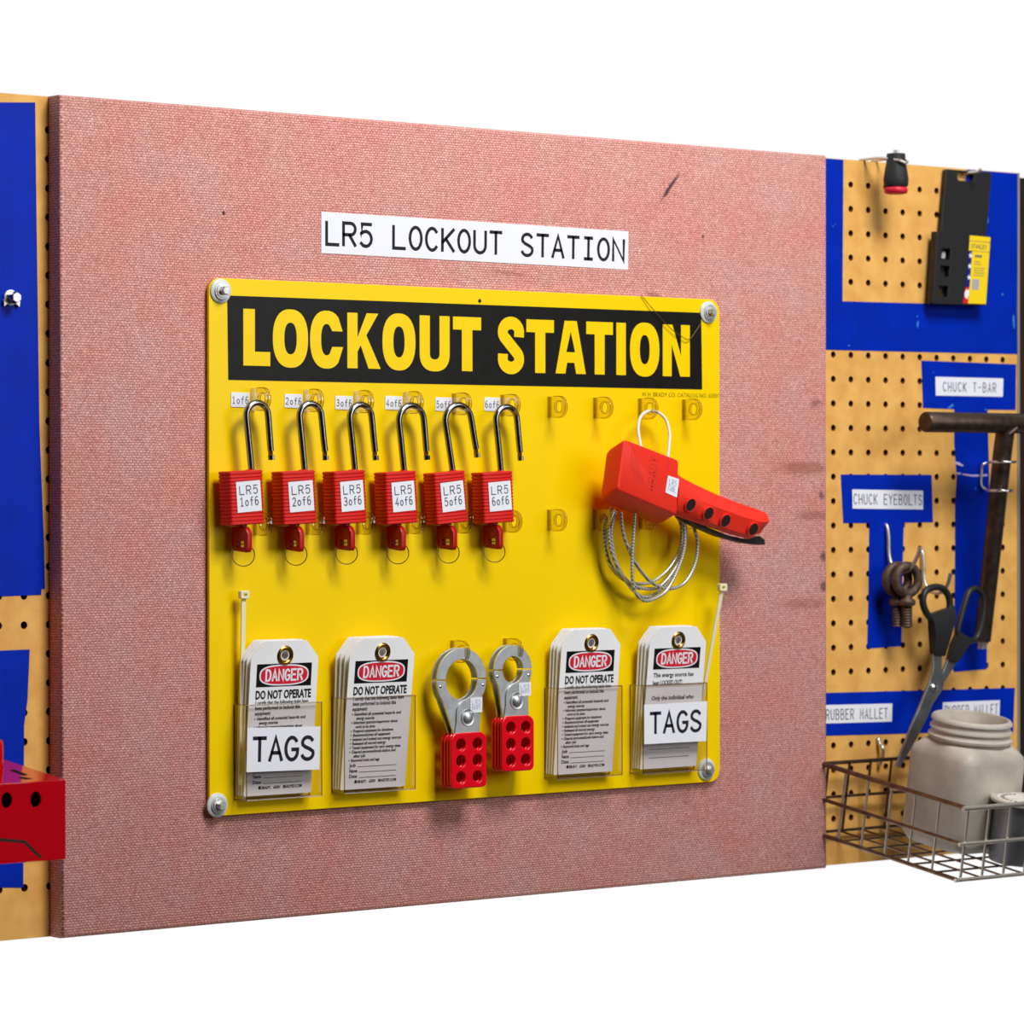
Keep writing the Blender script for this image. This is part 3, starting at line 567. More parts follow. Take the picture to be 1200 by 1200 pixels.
# ------------------------------------------------------------------ danger tags
TL_ = ['I certify that the following tasks have', 'been performed to lockout this', 'equipment:']
BL_ = [['Identified all potential hazards and', 'energy sources'], ['Informed operator/supervisor about', 'work to be done'], ['Prepared equipment for shutdown'], ['Shutdown/turned off equipment'],
       ['Isolated and locked out energy sources'], ['Released all stored energy'], ['Tested equipment for zero energy state'], ['Cleared personnel/tools before and', 'after job'], ['Removed locks and tags']]
TW, TH = 2.92, 5.52
def card_loops(): return [rpoly([(-TW/2, 0), (TW/2, 0), (TW/2, TH-.62), (TW/2-.55, TH), (-TW/2+.55, TH), (-TW/2, TH-.62)], .05, 3), circ(0, TH-.52, .15, 16)[::-1]]
cardmesh = None
def tag_obj(label, loc, lean, turn, sway, printed, group, variant=0):
    global cardmesh
    t = thing('danger_tag', label, 'tag', loc, (math.radians(lean), math.radians(sway), math.radians(turn)), group)
    if cardmesh is None: cardmesh = MB().plate(card_loops(), -.018, .018).build('card', 'tag', t, smooth=0).data
    else:
        o = bpy.data.objects.new('card', cardmesh); C.objects.link(o); o.parent = t
    F = .024
    ey = MB(); n = 24; rr = []
    for r, h in ((.34, .02), (.35, .04), (.31, .085), (.25, .09), (.21, .05), (.17, .01), (.165, -.05), (.2, -.06)):
        rr.append([(r*math.cos(2*PI*q/n), TH-.52+r*math.sin(2*PI*q/n), h) for q in range(n)])
    ey.loft(rr, cap=False)
    if printed: ey.build('eyelet', 'brass', t, smooth=60)
    if not printed: return t
    zb = TH-1.63
    db = MB().box(-1.19, 1.19, zb, zb+.82, F-.004, F).build('danger_panel', 'black', t, smooth=0, label='black panel with red oval reading DANGER')
    ov = lambda rx, rz, e: [(rx*math.copysign(abs(math.cos(q))**(2/e), math.cos(q)), zb+.41+rz*math.copysign(abs(math.sin(q))**(2/e), math.sin(q))) for q in [2*PI*j/40 for j in range(40)]]
    MB().prism(ov(1.07, .375, 2.8), F, F+.003).build('oval_border', 'paper', db, smooth=0)
    MB().prism(ov(1.01, .325, 2.8), F+.003, F+.006).build('oval', 'dred', db, smooth=0)
    dl = MB(); mono(dl, 'DANGER', -.78, zb+.22, .19, .38, .275, .072, F+.009); dl.build('danger_lettering', 'paper', db, smooth=0)
    tx = MB(); z = zb-.1
    def line(s_, z, size=.19, x=-1.2, wmax=None, bold_=.003, shear=0):
        m0 = MB().text(s_, size, 0, 0, F+.004, 1, bold=bold_, shear=shear)
        wv = max(p[0] for p in m0.v); sx = (wmax/wv) if wmax else .88
        tx.add([(x+p[0]*sx, z+p[1], p[2]) for p in m0.v], m0.f)
    if variant == 0:
        line('DO NOT OPERATE', zb-.42, .42, -1.2, 2.42, .014)
        z = zb-.62
        line(TL_[0], z, .2, -1.18, 2.3); z -= .19; line(TL_[1], z, .2, -1.18, 1.95); z -= .19; line(TL_[2], z, .2, -1.18, .68); z -= .175
        for it in BL_:
            for q, s_ in enumerate(it):
                if q == 0: tx.prism(circ(-1.16, z+.05, .025, 6), F, F+.004)
                line(s_, z, .155, -1.08 if q == 0 else -.98, min(2.2, len(s_)*.0585)); z -= .154
        z -= .04
        for s_ in ('Job', 'Name', 'Date'):
            line(s_, z, .18, -1.12, .09*len(s_)); tx.box(-1.12+.1*len(s_)+.05, 1.0, z-.01, z+.005, F, F+.004); z -= .2
        tx.box(-.85, -.75, z-.0, z+.11, F, F+.004); line('BRADY.   65501   BRADYID.COM', z, .15, -.72, 1.75)
    else:
        z = zb-.3
        for s_ in ('This energy source has', 'been LOCKED OUT!', None, 'Only the individual who', 'signed the reverse side'):
            if s_: line(s_, z, .235, -1.15, .094*len(s_), .004)
            z -= .3
        for zz in (.75, .42): tx.box(-1.05, 1.0, zz, zz+.015, F, F+.004)
        tx.box(-1.05, 1.0, 1.08, 1.095, F, F+.004)
    tx.build('small_print', 'ink', t, smooth=0)
    return t
names = ['leftmost pocket', 'second pocket from left', 'third pocket, right of the hasps', 'rightmost pocket']
for k, ((bx, by), (tx_, ty)) in enumerate([((325.5, 931), (335.5, 749)), ((437, 923.5), (450, 747)), ((683.5, 906), (694.5, 737)), ((783.5, 899.5), (796.5, 735))]):
    xl, xr, zt, zb, dp = PK[k]
    of = .37; X, Z = at(bx, by, of); Z = max(Z, zb+.03)
    dpx = [.5, .62, .55, .62][k]
    # lean out until the top meets its measured place
    best = min([(abs(at(tx_, ty, of+TH*math.sin(math.radians(a)))[0]-X), a) for a in [i*.25 for i in range(-8, 50)]])[1]
    ln = min(best, 9)
    print('tag', k, X, Z, 'lean', best)
    desc = ('white DANGER DO NOT OPERATE tag at front of the ' if k < 3 else 'white DANGER tag reading LOCKED OUT at front of the ')+names[k]
    tag_obj(desc, (X, Z, of-.03), ln, 0, 0, True, None, 0 if k < 3 else 1)
    for q in range(3):
        oq = of-.03-(.1*(q+1)); lq = ln-(.6+[.9, 2.0, 1.3, 1.2][k]*(q+1)*.5)
        tag_obj(f'{["second", "third", "rearmost"][q]} white tag from the front in the {names[k]}', (X-.04*(q+1), Z+.02, oq), lq, 0, [-.3, -1, .2, 0][k]*.3*q, False, f'tags stacked in the {names[k]}')

# ------------------------------------------------------------------ cable ties
def tie(label, p_top, p_bot, off0, off1):
    x1, z1 = at(*p_top, off1); x0, z0 = at(*p_bot, off0); t = thing('cable_tie', label, 'cable tie', (x0, z0, off0))
    X, Z, O = x1-x0, z1-z0, off1-off0
    MB().loft([[(-.07, 0, 0), (.07, 0, 0), (.07, 0, .05), (-.07, 0, .05)], [(X-.09, Z, O), (X+.09, Z, O), (X+.09, Z, O+.05), (X-.09, Z, O+.05)]]).build('strap', 'tie', t, smooth=0)
    h = MB().plate([rrect(X-.19, X+.19, Z-.05, Z+.24, .05), rrect(X-.07, X+.07, Z+.04, Z+.13, .02)[::-1]], O-.06, O+.14, .02); h.build('tie_head', 'tie', t)
tie('pale nylon cable tie standing in the leftmost pocket', (285, 700), (281, 920), .3, .35)
tie('pale nylon cable tie leaning out of the rightmost pocket', (845.5, 691), (818, 845), .35, .9)

# ------------------------------------------------------------------ hasps
def hasp(label, ringc, hole_r, grip_bl, grip_tr, small):
    of = .85
    cx, cz = at(*ringc, of); gx0, gz0 = at(*grip_bl, of); gx1, gz1 = at(*grip_tr, of)
    t = thing('lockout_hasp', label, 'hasp', (cx, cz, of), (0, 0, 0))
    x0, x1, z0, z1 = gx0-cx, gx1-cx, gz0-cz, gz1-cz; gm = (x0+x1)/2; r = hole_r; R = r+.52 if not small else r+.42
    def jaw(o0):
        # lower plate from the seam down to the grip, upper arc as its own piece
        zs = -.02
        a = math.degrees(math.asin(zs/R)); ai = math.degrees(math.asin(zs/r))
        low = arc(0, 0, R, R, a-0, -38, 8)+[(gm+.62, z1+.05), (gm+.62, z1-.1), (gm-.62, z1-.1), (gm-.62, z1+.05)]+arc(0, 0, R, R, 218, 180-a, 8)+arc(0, 0, r, r, 180-ai, 360+ai, 24)
        MB().plate([low], o0, o0+.08, .012).build('jaw_plate', 'zinc', t, smooth=40)
        up = arc(0, .015, R, R, -a, 180+a, 24)+arc(0, .015, r, r, 180+ai, -ai, 24)
        MB().plate([up], o0, o0+.08, .012).build('jaw_arc', 'zinc', t, smooth=40)
        for sx in (-1, 1): MB().turn([(.05, 0), (.05, .1), (.02, .11)], (sx*(R-.16), -.22, o0), n=10).build('pin', 'bright', t)
    jaw(-.32); jaw(-.02)
    w_ = .5
    dome = [(gm-.6, z1-.05), (gm+.6, z1-.05), (gm+.5, z1+.45)]+arc(gm, z1+.62+.12, w_, w_, 0, 180, 12)+[(gm-.5, z1+.45)]
    for o0 in (.07, -.13): MB().plate([dome], o0, o0+.05, .012).build('lock_plate', 'zinc', t, smooth=40)
    MB().turn([(.33, .12), (.31, .15), (.26, .13), (.19, .14), (.19, .2), (.14, .24), (.04, .25)], (gm, z1+.58, 0), n=24).build('rivet', 'zinc', t, smooth=50)
    holes = []
    gw = x1-x0; gh = z1-z0
    for i in (0, 1):
        for j in range(3): holes.append(circ(x0+gw*(.28+.46*i), z1-gh*(.2+.3*j), .215, 18)[::-1])
    pts = rpoly([(x0, z0), (x1, z0), (x1, z1-.15), (x1-.2, z1+.03), (x0+.2, z1+.03), (x0, z1-.15)], .24, 5)
    for o0 in (-.44, -.26, -.08, .08):
        MB().plate([pts]+holes, o0, o0+.13, .045, 2).build('red_grip', 'dip', t, smooth=50)
    s0 = at(*small[0], of+.15); s1 = at(*small[1], of+.15)
    a_, b_ = (s0[0]-cx, s0[1]-cz), (s1[0]-cx, s1[1]-cz)
    sticker('hasp_label', [(a_[0], a_[1]), (b_[0], a_[1]+.02), (b_[0]-.01, b_[1]), (a_[0]+.01, b_[1]-.01)], .13, t, ['LR5', 'HASP1' if ringc[0] < 560 else 'HASP2'], wd=.014, th=.01, inkm='blue_ink', margin=.15, fz=(.15, .85), label='tiny white label') 
G['P'] = G['P']
hasp('larger steel lockout hasp with red six-hole grip, left of the two hasps', (540, 796.5), .74, (524.5, 924.5), (566.5, 858), [(551.5, 818), (565.5, 834.5)])
hasp('smaller steel lockout hasp with red six-hole grip, right of the two hasps', (600, 785), .49, (584, 904.5), (622, 838.5), [(608.5, 800.5), (622.5, 815)])

# ------------------------------------------------------------------ cable lockout
cl = thing('cable_lockout', 'red squeeze-handle cable lockout with coiled steel cable hanging on the yellow board', 'cable lockout', (0, 0, 0))
of = 2.1
fr = px4([(731, 513.8), (796, 539), (793.5, 603.5), (723, 573.5)], of)
cx = sum(p[0] for p in fr)/4; cz = sum(p[1] for p in fr)/4
rg = []
for sc_, o, dx in ((.9, 1.0, 0), (.97, 1.08, 0), (1.0, 1.3, 0), (1.0, of-.1, 0), (.985, of-.03, 0), (.95, of, 0)):
    pts = rpoly([(cx+(x-cx)*sc_+dx, cz+(z-cz)*sc_-.42*(of-o)) for x, z in fr[::-1]], .16, 4); rg.append([(x, z, o) for x, z in pts])
MB().loft(rg).build('body', 'bodyred', cl, smooth=35)
fm = quadmap(fr)
em = MB()
for k in range(5):
    u = .17+.035*k; ribbon(em, [fm(u, .93-.06*k), fm(u, .55), fm(u+.12, .3)], .03, of+.006)
t0 = MB(); mono(t0, 'BRADY', 0, 0, .62, 1, 1, .03, 0)
em2 = MB(); mono(em2, 'BRADY', 0, 0, .7, 1, 1, .05, of+.006, lambda u, v: fm(.62-.13*v, .26+u*.13)); em.add(em2.v, em2.f)
ribbon(em, [fm(.8, .03), fm(.8, .97)], .035, of+.006)
em.build('embossing', 'emboss', cl, smooth=0, label='moulded lettering and stripes')
a0 = at(782, 557, of); 
sticker('lockout_label', px4([(782.5, 557), (795.5, 561.5), (793, 583), (779.5, 577)], of), of+.004, cl, ['LR5', 'CABLE'[:4]], wd=.02, margin=.2, fz=(.15, .85), inkm='blue_ink', label='small white label')
# handle
oh0, oh1 = 1.0, 1.85
up = [(795, 552), (806, 558), (830, 570), (865, 585), (895, 595.5), (901, 600)]
lo = [(899, 610), (889, 627), (882, 632), (850, 624), (820, 613), (795, 603)]
mid = .5
prof = px4(up+lo, oh1); 
rg = []
def hsec(px_u, py_u, px_l, py_l, o_extra=0):
    (xu, zu) = at(px_u, py_u, oh1+o_extra); (xl_, zl_) = at(px_l, py_l, oh1+o_extra-.15); return xu, zu, xl_, zl_, o_extra
hs = [hsec(792, 549, 792, 604), hsec(800, 556, 803, 607, .0), hsec(815, 564, 817, 612, .05), hsec(840, 576, 840, 620, .1), hsec(868, 587, 862, 627, .15), hsec(890, 594.5, 882, 632, .2), hsec(899, 599, 890, 627, .2), hsec(901.5, 603, 894, 620, .2)]
for xu, zu, xl_, zl_, oe in hs:
    mxu = (xu*.55+xl_*.45); mz = zu*.55+zl_*.45; o = oh1+oe; ob = oh0+oe
    ring = [(xu, zu, o-.45), (xu*.93+xl_*.07, zu*.93+zl_*.07, o-.08), (mxu, mz, o+.12), (xl_*.9+xu*.1, zl_*.9+zu*.1, o-.1), (xl_, zl_, o-.35), (xl_, zl_+.12, ob), ((xu+xl_)/2, (zu+zl_)/2, ob-.1), (xu, zu-.2, ob)]
    rg.append(ring)
hnd = MB().loft(rg).build('handle', 'bodyred', cl, smooth=40)
for (x, y, oe) in [(808.5, 592, .03), (829.5, 602, .08), (849.5, 610.5, .12), (882, 620.5, .2)]:
    X, Z = at(x, y, oh1+oe)
    ry = MB()
    n = 20
    rr = []
    for r, h in ((.27, -.05), (.265, .03), (.24, .04), (.22, .02), (.21, -.02)):
        rr.append([(X+r*math.cos(2*PI*q/n)+.0, Z+r*1.02*math.sin(2*PI*q/n), oh1+oe-.0+h) for q in range(n)])
    tl_ = lambda x, z, o: (x, z, o+.36*(z-Z)+.02)
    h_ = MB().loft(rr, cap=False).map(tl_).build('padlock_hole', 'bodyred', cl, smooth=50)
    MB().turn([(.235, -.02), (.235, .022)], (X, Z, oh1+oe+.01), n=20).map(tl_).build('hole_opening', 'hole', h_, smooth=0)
lv = px4([(795, 601), (820, 615), (850, 627), (872, 632), (888, 628), (893.5, 632.5), (894, 638), (886, 638.5), (868, 636), (840, 628), (815, 617), (797, 607)], 1.35)
MB().plate([lv[::-1]], 1.05, 1.5, .03).build('squeeze_lever', 'blackp', cl)
# cable
def pxpath(pts, off, k=6): return smoothpath([(*at(x, y, o if o is not None else off), o if o is not None else off) for x, y, o in pts], k)
MB().tube(pxpath([(751, 525, 1.2), (748, 505, .95), (750, 490, .75), (758, 482.5, .66), (769.5, 482.5, .66), (780, 491.5, .75), (784.5, 507, .95), (784, 522, 1.1), (782.5, 537, 1.3)], 1), .062, 10).build('cable_loop', 'loopc', cl, smooth=60, label='pale loop of coated cable through the hook tab')
def R4(pts, o): return [(620+x/4, 440+y/4, o) for x, y in pts]
coils = [R4([(385, 620), (352, 700), (355, 780), (375, 870), (430, 945), (500, 975), (580, 965), (660, 900), (712, 800), (722, 700), (700, 640)], .55),
         R4([(400, 630), (375, 700), (380, 800), (415, 900), (460, 960), (520, 995), (600, 995), (660, 940), (715, 840), (735, 740), (715, 650)], .8),
         R4([(410, 630), (385, 730), (400, 850), (440, 940), (490, 1010), (545, 1040), (610, 1010), (665, 940), (705, 840), (716, 720), (690, 650)], .68),
         R4([(432, 640), (440, 730), (470, 820), (515, 905), (575, 970), (650, 1000), (725, 975), (775, 890), (790, 790), (768, 700), (740, 650)], 1.0),
         R4([(497, 640), (490, 740), (484, 850), (484, 950), (500, 1020), (542, 1056), (600, 1040), (650, 1000), (700, 900), (728, 800), (726, 700), (705, 650)], 1.15),
         R4([(395, 640), (360, 740), (368, 860), (410, 930), (470, 975), (520, 1000)], .4)]
for cpts in coils: MB().tube(pxpath(cpts, 0), .068, 8).build('cable_coil', 'cable', cl, smooth=60)

# thin stray wire at the right corner of the board
MB().tube(pxpath([(751, 345, .02), (765, 362, .12), (785, 384, .15), (800, 395, .15), (807, 398, .12), (812, 393, .1), (822, 378, .1)], .1), .012, 5)
hw = MB().tube(pxpath([(751, 345, .05), (765, 362, .12), (785, 384, .15), (800, 395, .15), (807, 398, .12), (812, 393, .1), (822, 378, .06)], .1), .016, 5).build('loose_wire', 'hair')
tag(hw, 'thin loose wire drooping over the top right corner of the heading', 'wire')

# ================================================================== left: red box, bolt
hb2 = thing('hex_bolt', 'small steel hex bolt on the blue shape at the left edge', 'bolt', (*at(12, 349, -.98), -.98))
MB().turn([(.27, 0), (.27, .06), (.2, .08)], (0, 0, 0), n=20).build('washer', 'zinc', hb2)
for sx in (-1, 1): MB().prism([(sx*.1, -.15), (sx*.3, -.3), (sx*.32, -.08), (sx*.2, .02)][::-sx], .0, .12).build('bent_prong', 'wire', hb2, smooth=0)
rg = [[(.2*k_*math.cos(a), .2*k_*math.sin(a), o) for a in [PI/6+j*PI/3 for j in range(6)]] for k_, o in ((1, .05), (1, .42), (.85, .46), (.4, .46))]
MB().loft(rg).build('hex_head', 'chrome', hb2, smooth=25)

bo = 4.0
bxr, bzt = at(77, 914, bo); bzb = at(76, 1007, bo)[1]
bx = thing('red_metal_box', 'glossy red metal box with round holes at the lower left corner', 'box', (bxr-3, bzb, 0))
xl_b = bxr-6.5
fl = [[(xl_b, bzb), (bxr, bzb), (bxr, bzt), (xl_b, bzt)]]
def hx(px, py, rx=.2, rz=.26): X, Z = at(px, py, bo); return [(X+rx*math.cos(a), Z+rz*math.sin(a)) for a in [-2*PI*k/20 for k in range(20)]]
fl += [hx(42, 937), hx(8, 938), hx(-27, 939.5), hx(-62, 941)]
mbx = MB().plate(fl, bo-.09, bo, .02)
def rel(m_): return m_.map(lambda x, z, o: (x-(bxr-3), z-bzb, o))
rel(mbx).build('front_plate', 'boxred', bx, smooth=40)
KB = .115                       # the top rises towards the board
bt = MB().add([(x, bzt+KB*(bo-o)-d, o) for o in (bo-.04, -.9) for d in (0, .09) for x in (xl_b, bxr)], [(0, 1, 5, 4), (2, 6, 7, 3), (0, 2, 3, 1), (4, 5, 7, 6), (0, 4, 6, 2), (1, 3, 7, 5)])
rel(bt).build('top_plate', 'boxred', bx, smooth=0)
sdp = lambda x0, x1: MB().add([(x, z, o) for x in (x0, x1) for z, o in ((bzb, -.9), (bzb, bo-.09), (bzt-.09, bo-.09), (bzt-.09+KB*(bo+.9), -.9))], [(0, 1, 2, 3), (4, 7, 6, 5), (0, 4, 5, 1), (1, 5, 6, 2), (2, 6, 7, 3), (3, 7, 4, 0)])
rel(sdp(bxr-.09, bxr)).build('side_plate', 'boxred', bx, smooth=0)
rel(sdp(xl_b, xl_b+.09)).build('side_plate', 'boxred', bx, smooth=0)
rel(MB().box(xl_b+.1, bxr-.1, bzb, bzt-.1, 2.9, 3.0)).build('dark_inside_sheet', 'dark', bx, smooth=0)  # dark sheet standing in for the shade inside, behind the holes
sl = MB(); 
for a, b, c_, d in [((11, 902.5), (17, 901.5), (33, 908), (27, 908.8)), ((22, 911.8), (25, 910), (39, 912.4), (30, 913.2)), ((-30, 905), (-24, 904), (2, 911), (-4, 912))]:
    q = []
    for px, py in (a, b, c_, d):
        r_ = ray(px, py); tt = (bzt+.006+KB*(bo+CAM.y)-CAM.z)/(r_.z-KB*r_.y); p = CAM+r_*tt; q.append((p.x, p.z, -p.y))
    sl.add(q, [(0, 1, 2, 3)])
rel(sl).build('slot', 'dark', bx, smooth=0, label='dark slots in the top')
gm_ = MB(); ribbon(gm_, [at(-60, 981, bo), at(-5, 983.5, bo), at(29, 986.5, bo), at(47, 1004, bo)], .1, bo+.004)
rel(gm_).build('seam', 'hole', bx, smooth=0, label='dark angular seam on the front')
X0, Zz = at(0, 873, 2.2)
rel(MB().turn([(.3, 0), (.3, .15), (.34, .2), (.34, 1.15), (.3, 1.28), (.15, 1.34), (.02, 1.35)], (X0-.26, bzt, 2.2), 'z', 24)).build('knob', 'boxred', bx, smooth=60, label='rounded red knob on top')

# ================================================================== right: tools on the pegboard
PO = -1.0
# grip hanging at the top
gx, gz = at(1050, 226, .5)
gr = thing('tool_handle', 'black rubber tool handle with red end cap hanging at the top of the right pegboard', 'tool', (gx, gz, .5))
prof = [(.3, .16), (.42, .2), (.5, .3), (.52, .55), (.47, .9), (.41, 1.2), (.38, 1.6)]
MB().turn(prof, (0, 0, 0), 'z', 14).build('grip', 'blackr', gr, smooth=50)
MB().turn([(.3, -.06), (.45, -.02), (.49, .06), (.49, .17), (.42, .24), (.3, .25)], (0, 0, 0), 'z', 28).build('end_cap', 'dred', gr, smooth=50, label='red end cap')
MB().tube([(0, 1.5, 0), (0, 1.75, 0)], .12, 10).build('shaft', 'zinc', gr)
MB().tube(smoothpath([(-.35, 1.45, -1.75), (-.35, 1.45, -.6), (-.25, 1.3, .35), (0, 1.2, .55), (.25, 1.3, .35), (.35, 1.45, -.6), (.35, 1.45, -1.75)], 5), .06, 8).build('wire_clip', 'wire', gr)

# black blade dispenser
BO = -.5
bh = thing('blade_dispenser', 'black plastic blade dispenser with yellow label hanging over the blue outline, top right', 'dispenser', (0, 0, 0))
pts = px4([(1108.5, 184), (1162, 186), (1154.5, 290), (1100.5, 290)], BO-.25)
for i in (0, 1): pts[i] = (pts[i][0], min(pts[i][1], ZT-.1))
hc = at(1131.5, 206.5, BO-.25)
MB().plate([rpoly(pts[::-1], .08), [(hc[0]+x, hc[1]+z) for x, z in rrect(-.5, .5, -.2, .15, .14)][::-1]], BO-.45, BO-.22, .03).build('hanger_plate', 'blackp', bh)
fr2 = px4([(1098.5, 271), (1161.5, 277), (1156, 358), (1093, 356)], BO+.15)
fm2 = quadmap(fr2)
wins = []
for v0 in (.62, .38, .1):
    wins.append([fm2(.1, v0), fm2(.1, v0+.15), fm2(.27, v0+.15), fm2(.27, v0)])
MB().plate([rpoly([fm2(0, 0), fm2(1, 0), fm2(1, 1), fm2(0, 1)], .06)]+wins, BO+.0, BO+.15, .02).build('front_cover', 'blackp', bh)
MB().prism([fm2(.0, .0), fm2(1, .0), fm2(1, 1), fm2(0, 1)], BO-.2, BO-.12).build('case', 'blackp', bh, smooth=0)
for u0, u1 in ((0, .05), (.95, 1)): MB().prism([fm2(u0, 0), fm2(u1, 0), fm2(u1, 1), fm2(u0, 1)], BO-.12, BO+.0).build('side_wall', 'blackp', bh, smooth=0)
for v0, v1_ in ((0, .04), (.96, 1)): MB().prism([fm2(.05, v0), fm2(.95, v0), fm2(.95, v1_), fm2(.05, v1_)], BO-.12, BO+.0).build('end_wall', 'blackp', bh, smooth=0)
MB().prism([fm2(.17, .64), fm2(.23, .64), fm2(.23, .73), fm2(.17, .73)], BO-.11, BO-.03).build('stored_blade', 'silver', bh, smooth=0)
MB().prism([fm2(.1, .11), fm2(.2, .11), fm2(.2, .2), fm2(.1, .22)], BO-.11, BO-.03).build('stored_blade', 'brass', bh, smooth=0)
oL = BO+.16
yl = MB().prism([fm2(.63, .02), fm2(.985, .02), fm2(.985, .985), fm2(.6, .985), fm2(.6, .77), fm2(.66, .77)], oL-.008, oL).build('product_label', 'flagyel', bh, smooth=0, label='yellow product label with flag stripe')
lt = MB()
em3 = MB(); mono(em3, 'STANLEY', 0, 0, .68, 1, 1, .028, oL+.006, lambda u, v: fm2(.64+u*.042, .81+v*.055)); lt.add(em3.v, em3.f)
ribbon(lt, [fm2(.6, .91), fm2(.985, .91)], .02, oL+.006); ribbon(lt, [fm2(.63, .77), fm2(.985, .77)], .02, oL+.006)
for q in range(3): lt.prism([fm2(.72+.045*q, .68), fm2(.755+.045*q, .68), fm2(.755+.045*q, .72), fm2(.72+.045*q, .72)], oL, oL+.006)
for q, (a, b) in enumerate([(.72, .82), (.72, .85), (.72, .92), (.72, .9), (.72, .92), (.72, .9)]): ribbon(lt, [fm2(a, .62-.035*q-(.02 if q > 1 else 0)), fm2(b, .62-.035*q-(.02 if q > 1 else 0))], .025, oL+.006)
lt.build('lettering', 'grey_ink', yl, smooth=0)
MB().prism([fm2(.58, .25), fm2(.66, .25), fm2(.66, .77), fm2(.6, .77)], oL-.006, oL+.002).build('flag_stripe', 'flagblue', yl, smooth=0)
MB().prism([fm2(.55, .02), fm2(.65, .02), fm2(.65, .25), fm2(.58, .25)], oL-.006, oL+.002).build('flag_stripe', 'flagred', yl, smooth=0)
MB().prism([fm2(.58, .11), fm2(.63, .08), fm2(.65, .14), fm2(.65, .21), fm2(.6, .22), fm2(.57, .17)], oL, oL+.006).build('white_patch', 'paper', yl, smooth=0)
stp = MB()
for v in (.7, .55, .39):
    c0 = fm2(.635, v); stp.prism([(c0[0]+(.13 if j % 2 == 0 else .055)*math.sin(2*PI*j/10), c0[1]+(.13 if j % 2 == 0 else .055)*math.cos(2*PI*j/10)) for j in range(10)][::-1], oL+.002, oL+.008)
stp.build('stars', 'paper', yl, smooth=0)
MB().prism([fm2(.7, .22), fm2(.83, .22), fm2(.83, .37), fm2(.7, .37)], oL, oL+.006).build('grey_square', 'silver', yl, smooth=0)
ph = thing('peg_hook', 'steel peg hook through the slot of the black dispenser', 'hook', (*at(1131, 203, -.9), -.9))
MB().tube(smoothpath([(0, .0, -.1), (0, 0, .3), (0, 0, .75), (0, .12, .9)], 5), .07, 8).build('hook_wire', 'wire', ph)

# T bar wrench
tb_o = 1.6; rb = .42
cx0, cz0 = at(1088, 497, tb_o); sx_, sz_ = at(1179, 496, tb_o)
sb = at(1150, 752, -.2)
tb = thing('t_bar_wrench', 'dark steel T-bar chuck wrench hanging in wire rings on the right pegboard', 'wrench', (sx_, sz_, tb_o))
L0 = cx0-sx_
MB().turn([(.3, L0-.2), (rb-.04, L0-.2), (rb, L0-.15), (rb, 5.6), (rb-.04, 5.65), (.1, 5.66)], (0, 0, 0), 'x', 28).build('crossbar', 'steel', tb, smooth=40)
zz0 = sb[1]-sz_; xo = (at(1178, 540, tb_o-.25)[0]-sx_)
oo = -1.75
hexr = lambda r, c: [(c[0]+r*math.cos(a), c[1], c[2]+r*math.sin(a)) for a in [PI/12+2*PI*k/12 for k in range(12)]]
x_end = sb[0]-sx_
print('tbar x', xo, x_end)
MB().loft([hexr(.4, (0, -.1, 0)), hexr(.4, (0, -1.2, -.2)), hexr(.38, (x_end*.5, zz0*.5, oo*.5)), hexr(.36, (x_end, zz0, oo))]).build('shaft', 'steel', tb, smooth=40)
MB().loft([hexr(.2, (x_end, zz0, oo)), hexr(.2, (x_end+.02, zz0-.3, oo-.03))]).build('square_tip', 'zinc', tb, smooth=25)
MB().tube([(-.1, -.46, .25), (.25, -.2, .38)], .1, 8).build('weld_bead', 'steel', tb)
wh = thing('wire_tool_holder', 'bent wire holder with two rings around the T-bar shaft', 'hook', (0, 0, 0))
def ringpath(c, r, z, n=24): return [(c[0]+r*math.cos(2*PI*k/n), z, c[1]+r*math.sin(2*PI*k/n)) for k in range(n)]
z1r = at(1180, 541.5, tb_o-.1)[1]; z2r = at(1176, 575, tb_o-.3)[1]
MB().tube(ringpath((sx_, tb_o-.15), .52, z1r), .055, 8, closed=True).build('ring', 'bright', wh, smooth=60)
MB().tube(ringpath((sx_, tb_o-.3), .5, z2r), .055, 8, closed=True).build('ring', 'bright', wh, smooth=60)
bxw, bz1 = at(1150, 508, -.85); _, bz2 = at(1147, 572, -.85)
MB().tube(smoothpath([(sx_-.3, z1r, tb_o-.55), (bxw+.15, z1r, -.5), (bxw+.02, z1r-.1, -.8), (bxw, (z1r+bz2)/2, -.85), (bxw, bz2+.1, -.85), (bxw+.15, z2r, -.6), (sx_-.3, z2r, tb_o-.75)], 5), .055, 8).build('frame_wire', 'wire', wh, smooth=60)

